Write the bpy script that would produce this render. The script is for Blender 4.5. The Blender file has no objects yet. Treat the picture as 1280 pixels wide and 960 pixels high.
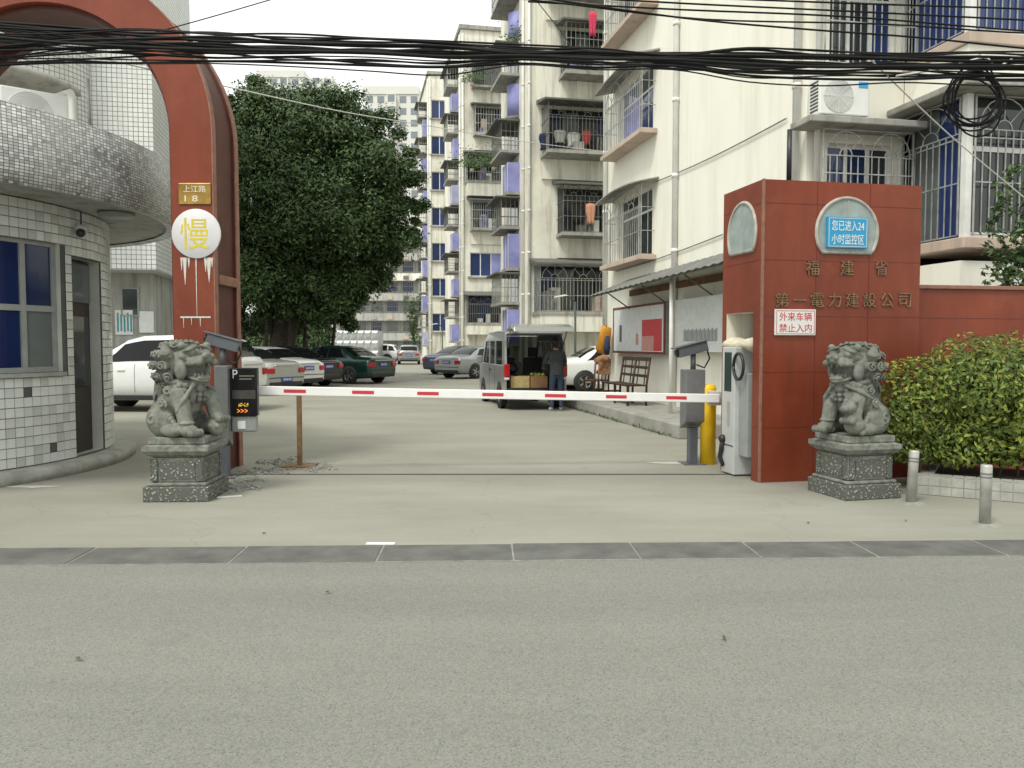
import bpy, bmesh, math, random
from mathutils import Vector, Matrix, noise, Euler
sc = bpy.context.scene
COL = sc.collection
RND = random.Random(11)
pi, rad = math.pi, math.radians

# ------------------------------------------------------------------ camera
EYE, FOC, PITCH = 1.55, 1000.0, math.atan(50/1000)
cam_d = bpy.data.cameras.new('camera'); cam = bpy.data.objects.new('camera', cam_d); COL.objects.link(cam)
cam.location = (0, 0, EYE); cam.rotation_euler = (pi/2-PITCH, 0, 0)
cam_d.sensor_width = 36; cam_d.lens = FOC/1280*36; cam_d.clip_start = .05; cam_d.clip_end = 3000
sc.camera = cam
sc.render.resolution_x, sc.render.resolution_y = 1024, 768

# ------------------------------------------------------------------ sky and sun (bright overcast)
SUN_EL, SUN_AZ = rad(56), rad(215)           # behind the camera and to its left
w = bpy.data.worlds.new('World'); sc.world = w; w.use_nodes = True
nt = w.node_tree; nt.nodes.clear()
sky = nt.nodes.new('ShaderNodeTexSky'); sky.sky_type = 'NISHITA'; sky.sun_disc = False
sky.sun_elevation = SUN_EL; sky.sun_rotation = SUN_AZ; sky.dust_density = 4; sky.air_density = 1.2
hs = nt.nodes.new('ShaderNodeHueSaturation'); hs.inputs['Saturation'].default_value = .18; hs.inputs['Value'].default_value = 1.0
mx = nt.nodes.new('ShaderNodeMix'); mx.data_type = 'RGBA'; mx.inputs[0].default_value = .8
mx.inputs[7].default_value = (8.55, 8.8, 8.2, 1)     # the even white cloud deck
bg = nt.nodes.new('ShaderNodeBackground'); bg.inputs[1].default_value = .105
wo = nt.nodes.new('ShaderNodeOutputWorld')
nt.links.new(sky.outputs[0], hs.inputs['Color']); nt.links.new(hs.outputs[0], mx.inputs[6])
nt.links.new(mx.outputs[2], bg.inputs[0]); nt.links.new(bg.outputs[0], wo.inputs[0])
sd = bpy.data.lights.new('sun', 'SUN'); sd.energy = 1.5; sd.angle = rad(14); sd.color = (1, .965, .86)
so = bpy.data.objects.new('sun', sd); COL.objects.link(so); so.location = (-20, -30, 50)
sdir = Vector((math.sin(SUN_AZ)*math.cos(SUN_EL), math.cos(SUN_AZ)*math.cos(SUN_EL), math.sin(SUN_EL)))
so.rotation_euler = sdir.to_track_quat('Z', 'Y').to_euler()
vs = sc.view_settings; vs.view_transform = 'Standard'; vs.look = 'None'; vs.exposure = .70; vs.gamma = 1
vs.use_curve_mapping = False
sc.cycles.max_bounces = 6

# ------------------------------------------------------------------ measuring helpers
def ray(px, py):
    u, v = (px-640)/FOC, (480-py)/FOC
    c, s = math.cos(PITCH), math.sin(PITCH)
    return Vector((u, c+v*s, -s+v*c))
def at(px, py, D):
    d = ray(px, py); return Vector((0, 0, EYE)) + d*(D/d.y)
def ground(px, py, z=0):
    d = ray(px, py); return Vector((0, 0, EYE)) + d*((z-EYE)/d.z)
class Frame:
    """upright local frame: origin on the ground and a turn about z"""
    def __init__(s, o, a): s.o = Vector((o[0], o[1], 0)); s.a = a; s.m = Matrix.Rotation(a, 4, 'Z'); s.mi = s.m.inverted()
    def hit(s, px, py, axis, val=0.0):
        o = s.mi @ (Vector((0, 0, EYE))-s.o); d = s.mi @ ray(px, py)
        return o + d*((val-o[axis])/d[axis])
LANE = rad(11.3)          # the courtyard lane runs this far left of straight ahead

# ------------------------------------------------------------------ materials
MATS = {}
def nodes(name):
    m = bpy.data.materials.new(name); m.use_nodes = True; MATS[name] = m
    n = m.node_tree; b = n.nodes['Principled BSDF']; return m, n, b
def N(n, t, **kw):
    x = n.nodes.new(t)
    for k, v in kw.items():
        if k.startswith('i_'): x.inputs[k[2:].replace('_', ' ')].default_value = v
        else: setattr(x, k, v)
    return x
def coords(n, scale=(1, 1, 1), kind='Object'):
    t = N(n, 'ShaderNodeTexCoord'); mp = N(n, 'ShaderNodeMapping'); mp.inputs['Scale'].default_value = scale
    n.links.new(t.outputs[kind], mp.inputs[0]); return mp.outputs[0]
def ramp(n, src, stops):
    r = N(n, 'ShaderNodeValToRGB'); e = r.color_ramp.elements
    while len(e) < len(stops): e.new(.5)
    for i, (p, c) in enumerate(stops): e[i].position = p; e[i].color = tuple(c[:3])+(1,) if len(c) > 1 else (c[0],)*3+(1,)
    n.links.new(src, r.inputs[0]); return r.outputs[0]
def mixc(n, f, a, b, blend='MIX'):
    x = N(n, 'ShaderNodeMix', data_type='RGBA', blend_type=blend)
    for s, v in ((0, f), (6, a), (7, b)):
        if hasattr(v, 'is_output'): n.links.new(v, x.inputs[s])
        else: x.inputs[s].default_value = v if s == 0 else tuple(v[:3])+(1,)
    return x.outputs[2]
def noi(n, vec, scale, detail=4, rough=.6):
    x = N(n, 'ShaderNodeTexNoise'); x.inputs['Scale'].default_value = scale; x.inputs['Detail'].default_value = detail; x.inputs['Roughness'].default_value = rough
    n.links.new(vec, x.inputs['Vector']); return x.outputs['Fac']
def bump(n, b, h, strength=.3, dist=.01):
    x = N(n, 'ShaderNodeBump'); x.inputs['Strength'].default_value = strength; x.inputs['Distance'].default_value = dist
    n.links.new(h, x.inputs['Height']); n.links.new(x.outputs[0], b.inputs['Normal'])
def mul(c, k): return tuple(min(1, x*k) for x in c[:3])
def simple(name, col, rough=.6, var=.25, scale=6, metal=0, bmp=0, spec=None, coat=0):
    m, n, b = nodes(name)
    v = noi(n, coords(n), scale)
    c = mixc(n, ramp(n, v, [(.3, (0,)), (.7, (1,))]), mul(col, 1-var), mul(col, 1+var*.6))
    n.links.new(c, b.inputs['Base Color']); b.inputs['Roughness'].default_value = rough; b.inputs['Metallic'].default_value = metal
    if bmp: bump(n, b, noi(n, coords(n), scale*6, 6), bmp, .01)
    if spec is not None: b.inputs['Specular IOR Level'].default_value = spec
    if coat: b.inputs['Coat Weight'].default_value = coat; b.inputs['Coat Roughness'].default_value = .05
    return m
def stained(name, col, dirt, amount=.5, streak=(2.2, 2.2, .18), rough=.85, fine=14):
    """painted render with rain streaks and blotches"""
    m, n, b = nodes(name)
    s = ramp(n, noi(n, coords(n, streak), 1.6, 6, .65), [(.48, (0,)), (.74, (1,))])
    p = ramp(n, noi(n, coords(n), .55, 5, .6), [(.45, (0,)), (.7, (1,))])
    f = N(n, 'ShaderNodeMath', operation='MULTIPLY'); n.links.new(s, f.inputs[0]); f.inputs[1].default_value = amount
    c = mixc(n, f.outputs[0], col, dirt)
    g = N(n, 'ShaderNodeMath', operation='MULTIPLY'); n.links.new(p, g.inputs[0]); g.inputs[1].default_value = amount*.6
    c = mixc(n, g.outputs[0], c, mul(dirt, 1.25))
    n.links.new(c, b.inputs['Base Color']); b.inputs['Roughness'].default_value = rough
    bump(n, b, noi(n, coords(n), fine, 5), .15, .01); return m
def glass(name, col, rough=.06):
    m, n, b = nodes(name)
    v = noi(n, coords(n), 1.1, 3)
    n.links.new(mixc(n, v, mul(col, .6), mul(col, 1.3)), b.inputs['Base Color']); b.inputs['Roughness'].default_value = rough
    b.inputs['Specular IOR Level'].default_value = .55; return m
def leafmat(name, dark, mid, light, rough=.45):
    m, n, b = nodes(name)
    g = N(n, 'ShaderNodeNewGeometry')
    c = ramp(n, g.outputs['Random Per Island'], [(.0, dark), (.55, mid), (1, light)])
    v = noi(n, coords(n), .9, 2)
    c = mixc(n, ramp(n, v, [(.38, (0,)), (.62, (1,))]), mixc(n, .4, c, dark), c)
    n.links.new(c, b.inputs['Base Color']); b.inputs['Roughness'].default_value = rough
    b.inputs['Specular IOR Level'].default_value = .3
    b.inputs['Subsurface Weight'].default_value = 0
    return m
def emis(name, col, st):
    m, n, b = nodes(name); b.inputs['Base Color'].default_value = tuple(col)+(1,)
    b.inputs['Emission Color'].default_value = tuple(col)+(1,); b.inputs['Emission Strength'].default_value = st; return m

# ------------------------------------------------------------------ mesh builder
class MB:
    def __init__(s): s.v = []; s.f = []; s.m = []; s.sm = []
    def add(s, vs, fs, m=0, smooth=False):
        k = len(s.v); s.v += [tuple(p) for p in vs]
        for f in fs: s.f.append(tuple(i+k for i in f)); s.m.append(m); s.sm.append(smooth)
        return s
    def quad(s, a, b, c, d, m=0): return s.add((a, b, c, d), ((0, 1, 2, 3),), m)
    def box(s, x0, x1, y0, y1, z0, z1, m=0):
        return s.add([(x, y, z) for z in (z0, z1) for y in (y0, y1) for x in (x0, x1)],
                     [(0, 2, 3, 1), (4, 5, 7, 6), (0, 1, 5, 4), (2, 6, 7, 3), (0, 4, 6, 2), (1, 3, 7, 5)], m)
    def obox(s, c, size, rot=None, m=0):
        """box at centre c, turned by a matrix or euler tuple"""
        c = Vector(c); h = Vector(size)/2
        M = Euler(rot).to_matrix() if isinstance(rot, tuple) else (rot or Matrix.Identity(3))
        return s.add([c+M @ Vector((sx*h.x, sy*h.y, sz*h.z)) for sz in (-1, 1) for sy in (-1, 1) for sx in (-1, 1)],
                     [(0, 2, 3, 1), (4, 5, 7, 6), (0, 1, 5, 4), (2, 6, 7, 3), (0, 4, 6, 2), (1, 3, 7, 5)], m)
    def tube(s, pts, r, n=8, m=0, smooth=True, caps=True):
        pts = [Vector(p) for p in pts]; rs = r if isinstance(r, (list, tuple)) else [r]*len(pts)
        k = len(s.v); up = None
        for i, p in enumerate(pts):
            t = (pts[min(i+1, len(pts)-1)]-pts[max(i-1, 0)]); t = t.normalized() if t.length > 1e-9 else Vector((0, 0, 1))
            if up is None: up = Vector((0, 0, 1)) if abs(t.z) < .9 else Vector((1, 0, 0))
            a = t.cross(up); a = a.normalized() if a.length > 1e-6 else t.orthogonal().normalized()
            b = a.cross(t).normalized(); up = b
            for j in range(n):
                q = 2*pi*(j+.5)/n; s.v.append(tuple(p+(a*math.cos(q)+b*math.sin(q))*rs[i]))
        for i in range(len(pts)-1):
            for j in range(n):
                s.f.append((k+i*n+j, k+i*n+(j+1) % n, k+(i+1)*n+(j+1) % n, k+(i+1)*n+j)); s.m.append(m); s.sm.append(smooth)
        if caps:
            s.f.append(tuple(k+j for j in reversed(range(n)))); s.m.append(m); s.sm.append(False)
            e = k+(len(pts)-1)*n; s.f.append(tuple(e+j for j in range(n))); s.m.append(m); s.sm.append(False)
        return s
    def lathe(s, prof, n=24, c=(0, 0, 0), m=0, smooth=True, a0=0, a1=2*pi):
        full = abs(a1-a0-2*pi) < 1e-6; cols = n if full else n+1; k = len(s.v)
        for i in range(cols):
            q = a0+(a1-a0)*i/n
            for (r, z) in prof: s.v.append((c[0]+r*math.cos(q), c[1]+r*math.sin(q), c[2]+z))
        L = len(prof)
        for i in range(n):
            i2 = (i+1) % cols
            for j in range(L-1):
                s.f.append((k+i*L+j, k+i2*L+j, k+i2*L+j+1, k+i*L+j+1)); s.m.append(m); s.sm.append(smooth)
        return s
    def prism(s, poly, vec, m=0, smooth=False):
        n = len(poly); v = Vector(vec); P = [Vector(p) for p in poly]
        s.add(P+[p+v for p in P], [tuple(range(n))[::-1], tuple(range(n, 2*n))], m)
        k = len(s.v)-2*n
        for i in range(n):
            j = (i+1) % n; s.f.append((k+i, k+j, k+n+j, k+n+i)); s.m.append(m); s.sm.append(smooth)
        return s
    def ball(s, c, r, rot=None, seg=12, rings=8, m=0):
        c = Vector(c); r = Vector(r) if not isinstance(r, (int, float)) else Vector((r, r, r))
        M = Euler(rot).to_matrix() if rot else Matrix.Identity(3)
        k = len(s.v)
        for i in range(rings+1):
            t = pi*i/rings
            for j in range(seg):
                q = 2*pi*j/seg
                s.v.append(tuple(c+M @ Vector((r.x*math.sin(t)*math.cos(q), r.y*math.sin(t)*math.sin(q), r.z*math.cos(t)))))
        for i in range(rings):
            for j in range(seg):
                a, b = k+i*seg+j, k+i*seg+(j+1) % seg
                s.f.append((a, a+seg, b+seg, b)); s.m.append(m); s.sm.append(True)
        return s
    def mesh(s, name, mats):
        me = bpy.data.meshes.new(name); me.from_pydata(s.v, [], s.f)
        for x in (mats if isinstance(mats, (list, tuple)) else [mats]): me.materials.append(MATS[x] if isinstance(x, str) else x)
        me.polygons.foreach_set('material_index', s.m); me.polygons.foreach_set('use_smooth', s.sm); me.update(); return me
    def build(s, name, mats, parent=None, bevel=0, fix=True, **kw):
        me = s.mesh(name, mats)
        if fix and len(me.vertices) < 40000:
            bm = bmesh.new(); bm.from_mesh(me); bmesh.ops.remove_doubles(bm, verts=bm.verts, dist=1e-6) if False else None
            bmesh.ops.recalc_face_normals(bm, faces=bm.faces); bm.to_mesh(me); bm.free()
        return link(name, me, parent, bevel, **kw)
def link(name, me, parent=None, bevel=0, loc=None, rot=None, label=None, cat=None, group=None, kind=None):
    o = bpy.data.objects.new(name, me); COL.objects.link(o)
    if parent is not None: o.parent = parent
    if loc is not None: o.location = loc
    if rot is not None: o.rotation_euler = rot
    if bevel:
        b = o.modifiers.new('bevel', 'BEVEL'); b.width = bevel; b.segments = 2; b.limit_method = 'ANGLE'; b.angle_limit = rad(40)
    tag(o, label, cat, group, kind); return o
def tag(o, label=None, cat=None, group=None, kind=None):
    for k, v in (('label', label), ('category', cat), ('group', group), ('kind', kind)):
        if v: o[k] = v
    return o
def thing(name, label, cat, loc=(0, 0, 0), rz=0, group=None):
    o = bpy.data.objects.new(name, None); COL.objects.link(o); o.location = loc; o.rotation_euler = (0, 0, rz)
    o.empty_display_size = .2
    return tag(o, label, cat, group)
def kids(o): return [c for c in COL.objects if c.parent == o]
def clone(o, parent=None, loc=None, rz=None, label=None):
    c = o.copy(); COL.objects.link(c); c.parent = parent
    if loc is not None: c.location = loc
    if rz is not None: c.rotation_euler = (0, 0, rz)
    if label: c['label'] = label
    for k in kids(o): clone(k, c)
    return c
def writing(body, size, name, mat, parent, M, extrude=.002, bold=0, space=1.0, line=1.0, fit=None):
    """lettering as mesh; M places the text plane (x right, y up, z out). fit=(w,h) stretches it to that box"""
    cu = bpy.data.curves.new('t', 'FONT'); cu.body = body; cu.size = size; cu.align_x = 'CENTER'; cu.align_y = 'CENTER'
    cu.extrude = extrude; cu.offset = 0; cu.space_character = space; cu.space_line = line; cu.resolution_u = 3
    t = bpy.data.objects.new('t', cu); COL.objects.link(t)
    me = bpy.data.meshes.new_from_object(t.evaluated_get(bpy.context.evaluated_depsgraph_get()))
    bpy.data.objects.remove(t); bpy.data.curves.remove(cu)
    xs = [v.co.x for v in me.vertices]; ys = [v.co.y for v in me.vertices]
    cx, cy = (min(xs)+max(xs))/2, (min(ys)+max(ys))/2
    sx, sy = (fit[0]/(max(xs)-min(xs)), fit[1]/(max(ys)-min(ys))) if fit else (1, 1)
    for v in me.vertices: v.co.x = (v.co.x-cx)*sx; v.co.y = (v.co.y-cy)*sy
    me.materials.clear(); me.materials.append(MATS[mat])
    o = link(name, me, parent); o.matrix_local = M; return o
def plane_m(o, right, up):
    r = Vector(right).normalized(); u = Vector(up).normalized(); z = r.cross(u)
    M = Matrix((r, u, z)).transposed().to_4x4(); M.translation = Vector(o); return M
def holed(mb, u0, u1, z0, z1, holes, P, depth=.18, m=0, mr=None, cuts=()):
    """wall sheet from (u,z) with real openings and reveals; P(u,z,d) -> point, d inward. holes: (ua,ub,za,zb)"""
    us = sorted({u0, u1, *cuts, *[h[i] for h in holes for i in (0, 1)]}); zs = sorted({z0, z1, *[h[i] for h in holes for i in (2, 3)]})
    us = [u for u in us if u0 <= u <= u1]; zs = [z for z in zs if z0 <= z <= z1]
    for a, b in zip(us, us[1:]):
        for c, d in zip(zs, zs[1:]):
            mu, mz = (a+b)/2, (c+d)/2
            if any(h[0] < mu < h[1] and h[2] < mz < h[3] for h in holes): continue
            mb.quad(P(a, c, 0), P(b, c, 0), P(b, d, 0), P(a, d, 0), m)
    for (a, b, c, d) in holes:
        mm = m if mr is None else mr
        mb.quad(P(a, c, 0), P(b, c, 0), P(b, c, depth), P(a, c, depth), mm); mb.quad(P(a, d, 0), P(b, d, 0), P(b, d, depth), P(a, d, depth), mm)
        mb.quad(P(a, c, 0), P(a, d, 0), P(a, d, depth), P(a, c, depth), mm); mb.quad(P(b, c, 0), P(b, d, 0), P(b, d, depth), P(b, c, depth), mm)

def uvmap(o, fn):
    me = o.data; uv = me.uv_layers.new(name='UVMap')
    for p in me.polygons:
        for li in p.loop_indices: uv.data[li].uv = fn(me.vertices[me.loops[li].vertex_index].co, p.normal)
def uv_box(co, n): return (co.x+co.y*.0, co.z) if abs(n.y) > .6 else ((co.y, co.z) if abs(n.x) > .6 else ((co.x, co.z) if abs(n.z) < .6 else (co.x, co.y)))

# ================================================================== MATERIALS
def ground_mats():
    m, n, b = nodes('asphalt')
    c = coords(n)
    v = N(n, 'ShaderNodeTexVoronoi'); v.inputs['Scale'].default_value = 120; n.links.new(c, v.inputs['Vector'])
    sp = ramp(n, v.outputs['Color'], [(.08, (.105, .108, .095)), (.45, (.20, .203, .18)), (.9, (.29, .292, .262))])
    big = ramp(n, noi(n, coords(n, (.16, 1.0, 1)), .9, 7, .68), [(.3, (0,)), (.7, (1,))])
    col = mixc(n, .55, sp, mixc(n, big, (.175, .177, .16), (.26, .262, .238)))
    fine = ramp(n, noi(n, c, 160, 2), [(.3, (.55,)), (.62, (1.0,))])
    col = mixc(n, .55, col, mixc(n, 1, col, fine, 'MULTIPLY'))
    oil = ramp(n, noi(n, coords(n, (.8, .8, 1)), 1.1, 5, .6), [(.64, (0,)), (.74, (.4,))]); col = mixc(n, oil, col, (.11, .11, .10))
    v2 = N(n, 'ShaderNodeTexVoronoi'); v2.inputs['Scale'].default_value = 62; n.links.new(c, v2.inputs['Vector'])
    pick = ramp(n, v2.outputs['Color'], [(.55, (0,)), (.62, (1,))]); dot = ramp(n, v2.outputs['Distance'], [(.16, (.75,)), (.34, (0,))])
    col = mixc(n, mixc(n, 1, pick, dot, 'MULTIPLY'), col, (.07, .07, .062))
    n.links.new(col, b.inputs['Base Color']); b.inputs['Roughness'].default_value = .9
    bump(n, b, noi(n, c, 110, 3, .7), .35, .008)
    m, n, b = nodes('concrete')
    c = coords(n)
    big = ramp(n, noi(n, coords(n, (.35, .7, 1)), 1.1, 7, .62), [(.3, (0,)), (.72, (1,))])
    col = mixc(n, big, (.245, .238, .20), (.335, .328, .28))
    st = ramp(n, noi(n, coords(n, (.12, 1.6, 1)), 2.2, 6, .7), [(.5, (0,)), (.78, (1,))])
    f = N(n, 'ShaderNodeMath', operation='MULTIPLY'); n.links.new(st, f.inputs[0]); f.inputs[1].default_value = .45
    col = mixc(n, f.outputs[0], col, (.235, .228, .20))
    dust = ramp(n, noi(n, coords(n, (.5, 1, 1)), .9, 8, .7), [(.6, (0,)), (.8, (1,))])
    g = N(n, 'ShaderNodeMath', operation='MULTIPLY'); n.links.new(dust, g.inputs[0]); g.inputs[1].default_value = .4
    col = mixc(n, g.outputs[0], col, (.43, .415, .36))
    spots = ramp(n, noi(n, c, 9, 3, .5), [(.68, (0,)), (.76, (1,))])
    h = N(n, 'ShaderNodeMath', operation='MULTIPLY'); n.links.new(spots, h.inputs[0]); h.inputs[1].default_value = .3
    col = mixc(n, h.outputs[0], col, (.16, .155, .14))
    cr = N(n, 'ShaderNodeTexVoronoi', feature='DISTANCE_TO_EDGE'); cr.inputs['Scale'].default_value = .33
    wob = N(n, 'ShaderNodeVectorMath', operation='ADD'); wn = N(n, 'ShaderNodeTexNoise'); wn.inputs['Scale'].default_value = 2.5; wn.inputs['Detail'].default_value = 6
    n.links.new(c, wn.inputs['Vector']); sc_ = N(n, 'ShaderNodeVectorMath', operation='SCALE'); sc_.inputs['Scale'].default_value = .55
    n.links.new(wn.outputs['Color'], sc_.inputs[0]); n.links.new(c, wob.inputs[0]); n.links.new(sc_.outputs[0], wob.inputs[1]); n.links.new(wob.outputs[0], cr.inputs['Vector'])
    ck = ramp(n, cr.outputs['Distance'], [(.0, (.22,)), (.003, (0,))])
    col = mixc(n, ck, col, (.12, .115, .10))
    gr = ramp(n, noi(n, c, 120, 3, .7), [(.3, (.82,)), (.65, (1.0,))])
    col = mixc(n, 1, col, gr, 'MULTIPLY')
    n.links.new(col, b.inputs['Base Color']); b.inputs['Roughness'].default_value = .88
    bump(n, b, noi(n, c, 45, 5, .7), .3, .008)
ground_mats()
def tilemat(name, tile, grout, bw, bh, mortar=.03, var=.12, dirt=None, axes='cyl', broken=0, scale=1.0):
    m, n, b = nodes(name)
    if axes == 'uv': t = N(n, 'ShaderNodeUVMap'); c = t.outputs[0]
    else: c = coords(n)
    br = N(n, 'ShaderNodeTexBrick'); br.offset = 0; br.squash = 1
    br.inputs['Scale'].default_value = scale; br.inputs['Brick Width'].default_value = bw; br.inputs['Row Height'].default_value = bh
    br.inputs['Mortar Size'].default_value = mortar; br.inputs['Mortar Smooth'].default_value = .1; br.inputs['Bias'].default_value = 0
    br.inputs['Color1'].default_value = tuple(mul(tile, 1-var))+(1,); br.inputs['Color2'].default_value = tuple(mul(tile, 1+var*.5))+(1,); br.inputs['Mortar'].default_value = tuple(grout)+(1,)
    n.links.new(c, br.inputs['Vector']); col = br.outputs['Color']
    o3 = coords(n)
    if broken:
        p = ramp(n, noi(n, o3, 2.3, 5, .7), [(.5, (0,)), (.62, (1,))])
        wn = N(n, 'ShaderNodeTexWhiteNoise', noise_dimensions='2D')
        sn = N(n, 'ShaderNodeVectorMath', operation='SNAP'); n.links.new(c, sn.inputs[0]); sn.inputs[1].default_value = (bw, bh, 1)
        n.links.new(sn.outputs[0], wn.inputs['Vector'])
        miss = ramp(n, wn.outputs['Value'], [(.52, (0,)), (.55, (1,))])
        f = mixc(n, 1, p, miss, 'MULTIPLY')
        k = N(n, 'ShaderNodeMath', operation='MULTIPLY'); n.links.new(f, k.inputs[0]); k.inputs[1].default_value = broken
        col = mixc(n, k.outputs[0], col, mul(grout, 1.2))
    if dirt:
        s = ramp(n, noi(n, coords(n, (1.6, 1.6, .25)), 1.4, 6, .65), [(.45, (0,)), (.75, (1,))])
        f = N(n, 'ShaderNodeMath', operation='MULTIPLY'); n.links.new(s, f.inputs[0]); f.inputs[1].default_value = .55
        col = mixc(n, f.outputs[0], col, dirt)
    n.links.new(col, b.inputs['Base Color']); b.inputs['Roughness'].default_value = .4
    iv = N(n, 'ShaderNodeMath', operation='SUBTRACT'); iv.inputs[0].default_value = 1; n.links.new(br.outputs['Fac'], iv.inputs[1])
    bump(n, b, iv.outputs[0], .5, .006); return m
tilemat('white_tile_far', (.72, .73, .72), (.17, .18, .17), .13, .13, .009, .07, (.45, .45, .42), 'uv')
tilemat('mosaic', (.60, .61, .60), (.13, .14, .13), .05, .032, .004, .45, (.42, .42, .40), 'uv', broken=.9)
def red_mat():
    m, n, b = nodes('red_panel')
    c = coords(n)
    v = ramp(n, noi(n, coords(n, (1, 1, .5)), 1.6, 6, .6), [(.3, (0,)), (.7, (1,))])
    col = mixc(n, v, (.155, .030, .014), (.245, .053, .024))
    s = ramp(n, noi(n, coords(n, (3, 3, .15)), 1.5, 6, .6), [(.55, (0,)), (.8, (1,))])
    f = N(n, 'ShaderNodeMath', operation='MULTIPLY'); n.links.new(s, f.inputs[0]); f.inputs[1].default_value = .4
    col = mixc(n, f.outputs[0], col, (.10, .030, .018))
    g = ramp(n, noi(n, c, 2.8, 7, .7), [(.54, (0,)), (.76, (1,))])
    h = N(n, 'ShaderNodeMath', operation='MULTIPLY'); n.links.new(g, h.inputs[0]); h.inputs[1].default_value = .28
    col = mixc(n, h.outputs[0], col, (.33, .115, .06))
    n.links.new(col, b.inputs['Base Color']); b.inputs['Roughness'].default_value = .38; b.inputs['Specular IOR Level'].default_value = .34
    bump(n, b, noi(n, c, 30, 4), .08, .01)
red_mat()
simple('red_edge', (.27, .13, .09), .6, .3, 9)
simple('red_dark', (.085, .022, .014), .55, .3, 4)
stained('wall_cream', (.82, .81, .73), (.55, .51, .39), .42, (1.3, 1.3, .16))
stained('wall_white', (.80, .78, .69), (.27, .25, .205), .8)
stained('wall_grey', (.42, .42, .39), (.14, .14, .13), .9)
stained('slab_grey', (.36, .35, .32), (.12, .12, .11), .9)
stained('hood_dark', (.13, .13, .12), (.05, .05, .048), .6)
stained('slab_peach', (.52, .41, .34), (.28, .24, .20), .7)
stained('tower_haze_pale', (.62, .62, .59), (.5, .5, .48), .3, fine=2)  # distance haze and washed-out light put into this pale colour
simple('frame_white', (.72, .72, .70), .5, .12)
simple('frame_grey', (.30, .32, .31), .45, .15)
simple('steel', (.55, .56, .56), .35, .15, 9, metal=.8)
simple('bar_steel', (.40, .41, .39), .5, .4, 5, metal=.3)
simple('bar_dark', (.16, .16, .15), .6, .4, 5)
simple('pipe_pvc', (.72, .72, .69), .5, .12, 3)
glass('glass_dark', (.035, .042, .045)); glass('glass_blue', (.022, .045, .16)); glass('glass_navy', (.012, .028, .10), .1)
simple('glass_purple', (.27, .28, .55), .6, .3, 1.3, spec=.2); simple('glass_lilac', (.40, .41, .60), .6, .3, 1.3, spec=.2); glass('glass_grey', (.13, .15, .15)); glass('glass_far', (.20, .23, .25), .2)
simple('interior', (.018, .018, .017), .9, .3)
simple('curtain', (.42, .43, .42), .9, .25, 4)

# ================================================================== GROUND
def KL(x): return .035*x                     # the street edge runs a touch away to the right
def sheet(name, mat, poly, z, **kw):
    return MB().add([(x, y, z) for x, y in poly], [tuple(range(len(poly)))]).build(name, mat, kind='structure', fix=False, **kw)
sheet('ground', 'concrete', [(-1500, -300), (1500, -300), (1500, 2500), (-1500, 2500)], -.03)
sheet('road', 'asphalt', [(-60, -25), (60, -25), (60, 5.65+KL(60)), (-60, 5.65+KL(-60))], 0)
sheet('forecourt', 'concrete', [(-60, 6.10+KL(-60)), (60, 6.10+KL(60)), (60, 140), (-60, 140)], .004)
simple('slab_stone', (.115, .116, .11), .8, .35, 3.5, bmp=.3); simple('mortar', (.26, .26, .235), .95, .3, 8)
ks = MB().box(-12, 12, -.235, .235, -.05, .0065).build('kerb_strip', 'mortar', kind='structure'); ks.location = (0, 5.875, 0); ks.rotation_euler = (0, 0, math.atan(.035))
jx = [at(p, 692, 5.88).x for p in (112, 302, 476, 641, 795, 943, 1087)]
step = (jx[-1]-jx[0])/6
jx = [jx[0]-step*k for k in (5, 4, 3, 2, 1)]+jx+[jx[-1]+step*k for k in range(1, 6)]
for a, b in zip(jx, jx[1:]):
    q = RND.uniform(-.006, .006); MB().box(a+.007, b-.007, -.225+q, .225+q, -.02, .010+RND.uniform(0, .004)).build('kerb_slab', 'slab_stone', ks, bevel=.006)
simple('white_paint', (.78, .78, .76), .6, .08); simple('rust_dark', (.06, .055, .05), .7, .4)
p = ground(474, 683); MB().box(-.11, .11, -.03, .03, 0, .004).build('paint_mark', 'white_paint', loc=(p.x, p.y+.06, .006), label='short white paint mark beside the dark kerb strip', cat='paint mark')
MB().box(-4.0, 2.62, -.022, .022, 0, .006).build('gate_rail', 'rust_dark', loc=(0, 9.42, .004), label='dark steel gate rail set flush across the driveway', cat='rail')
# concrete pour joints

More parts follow.
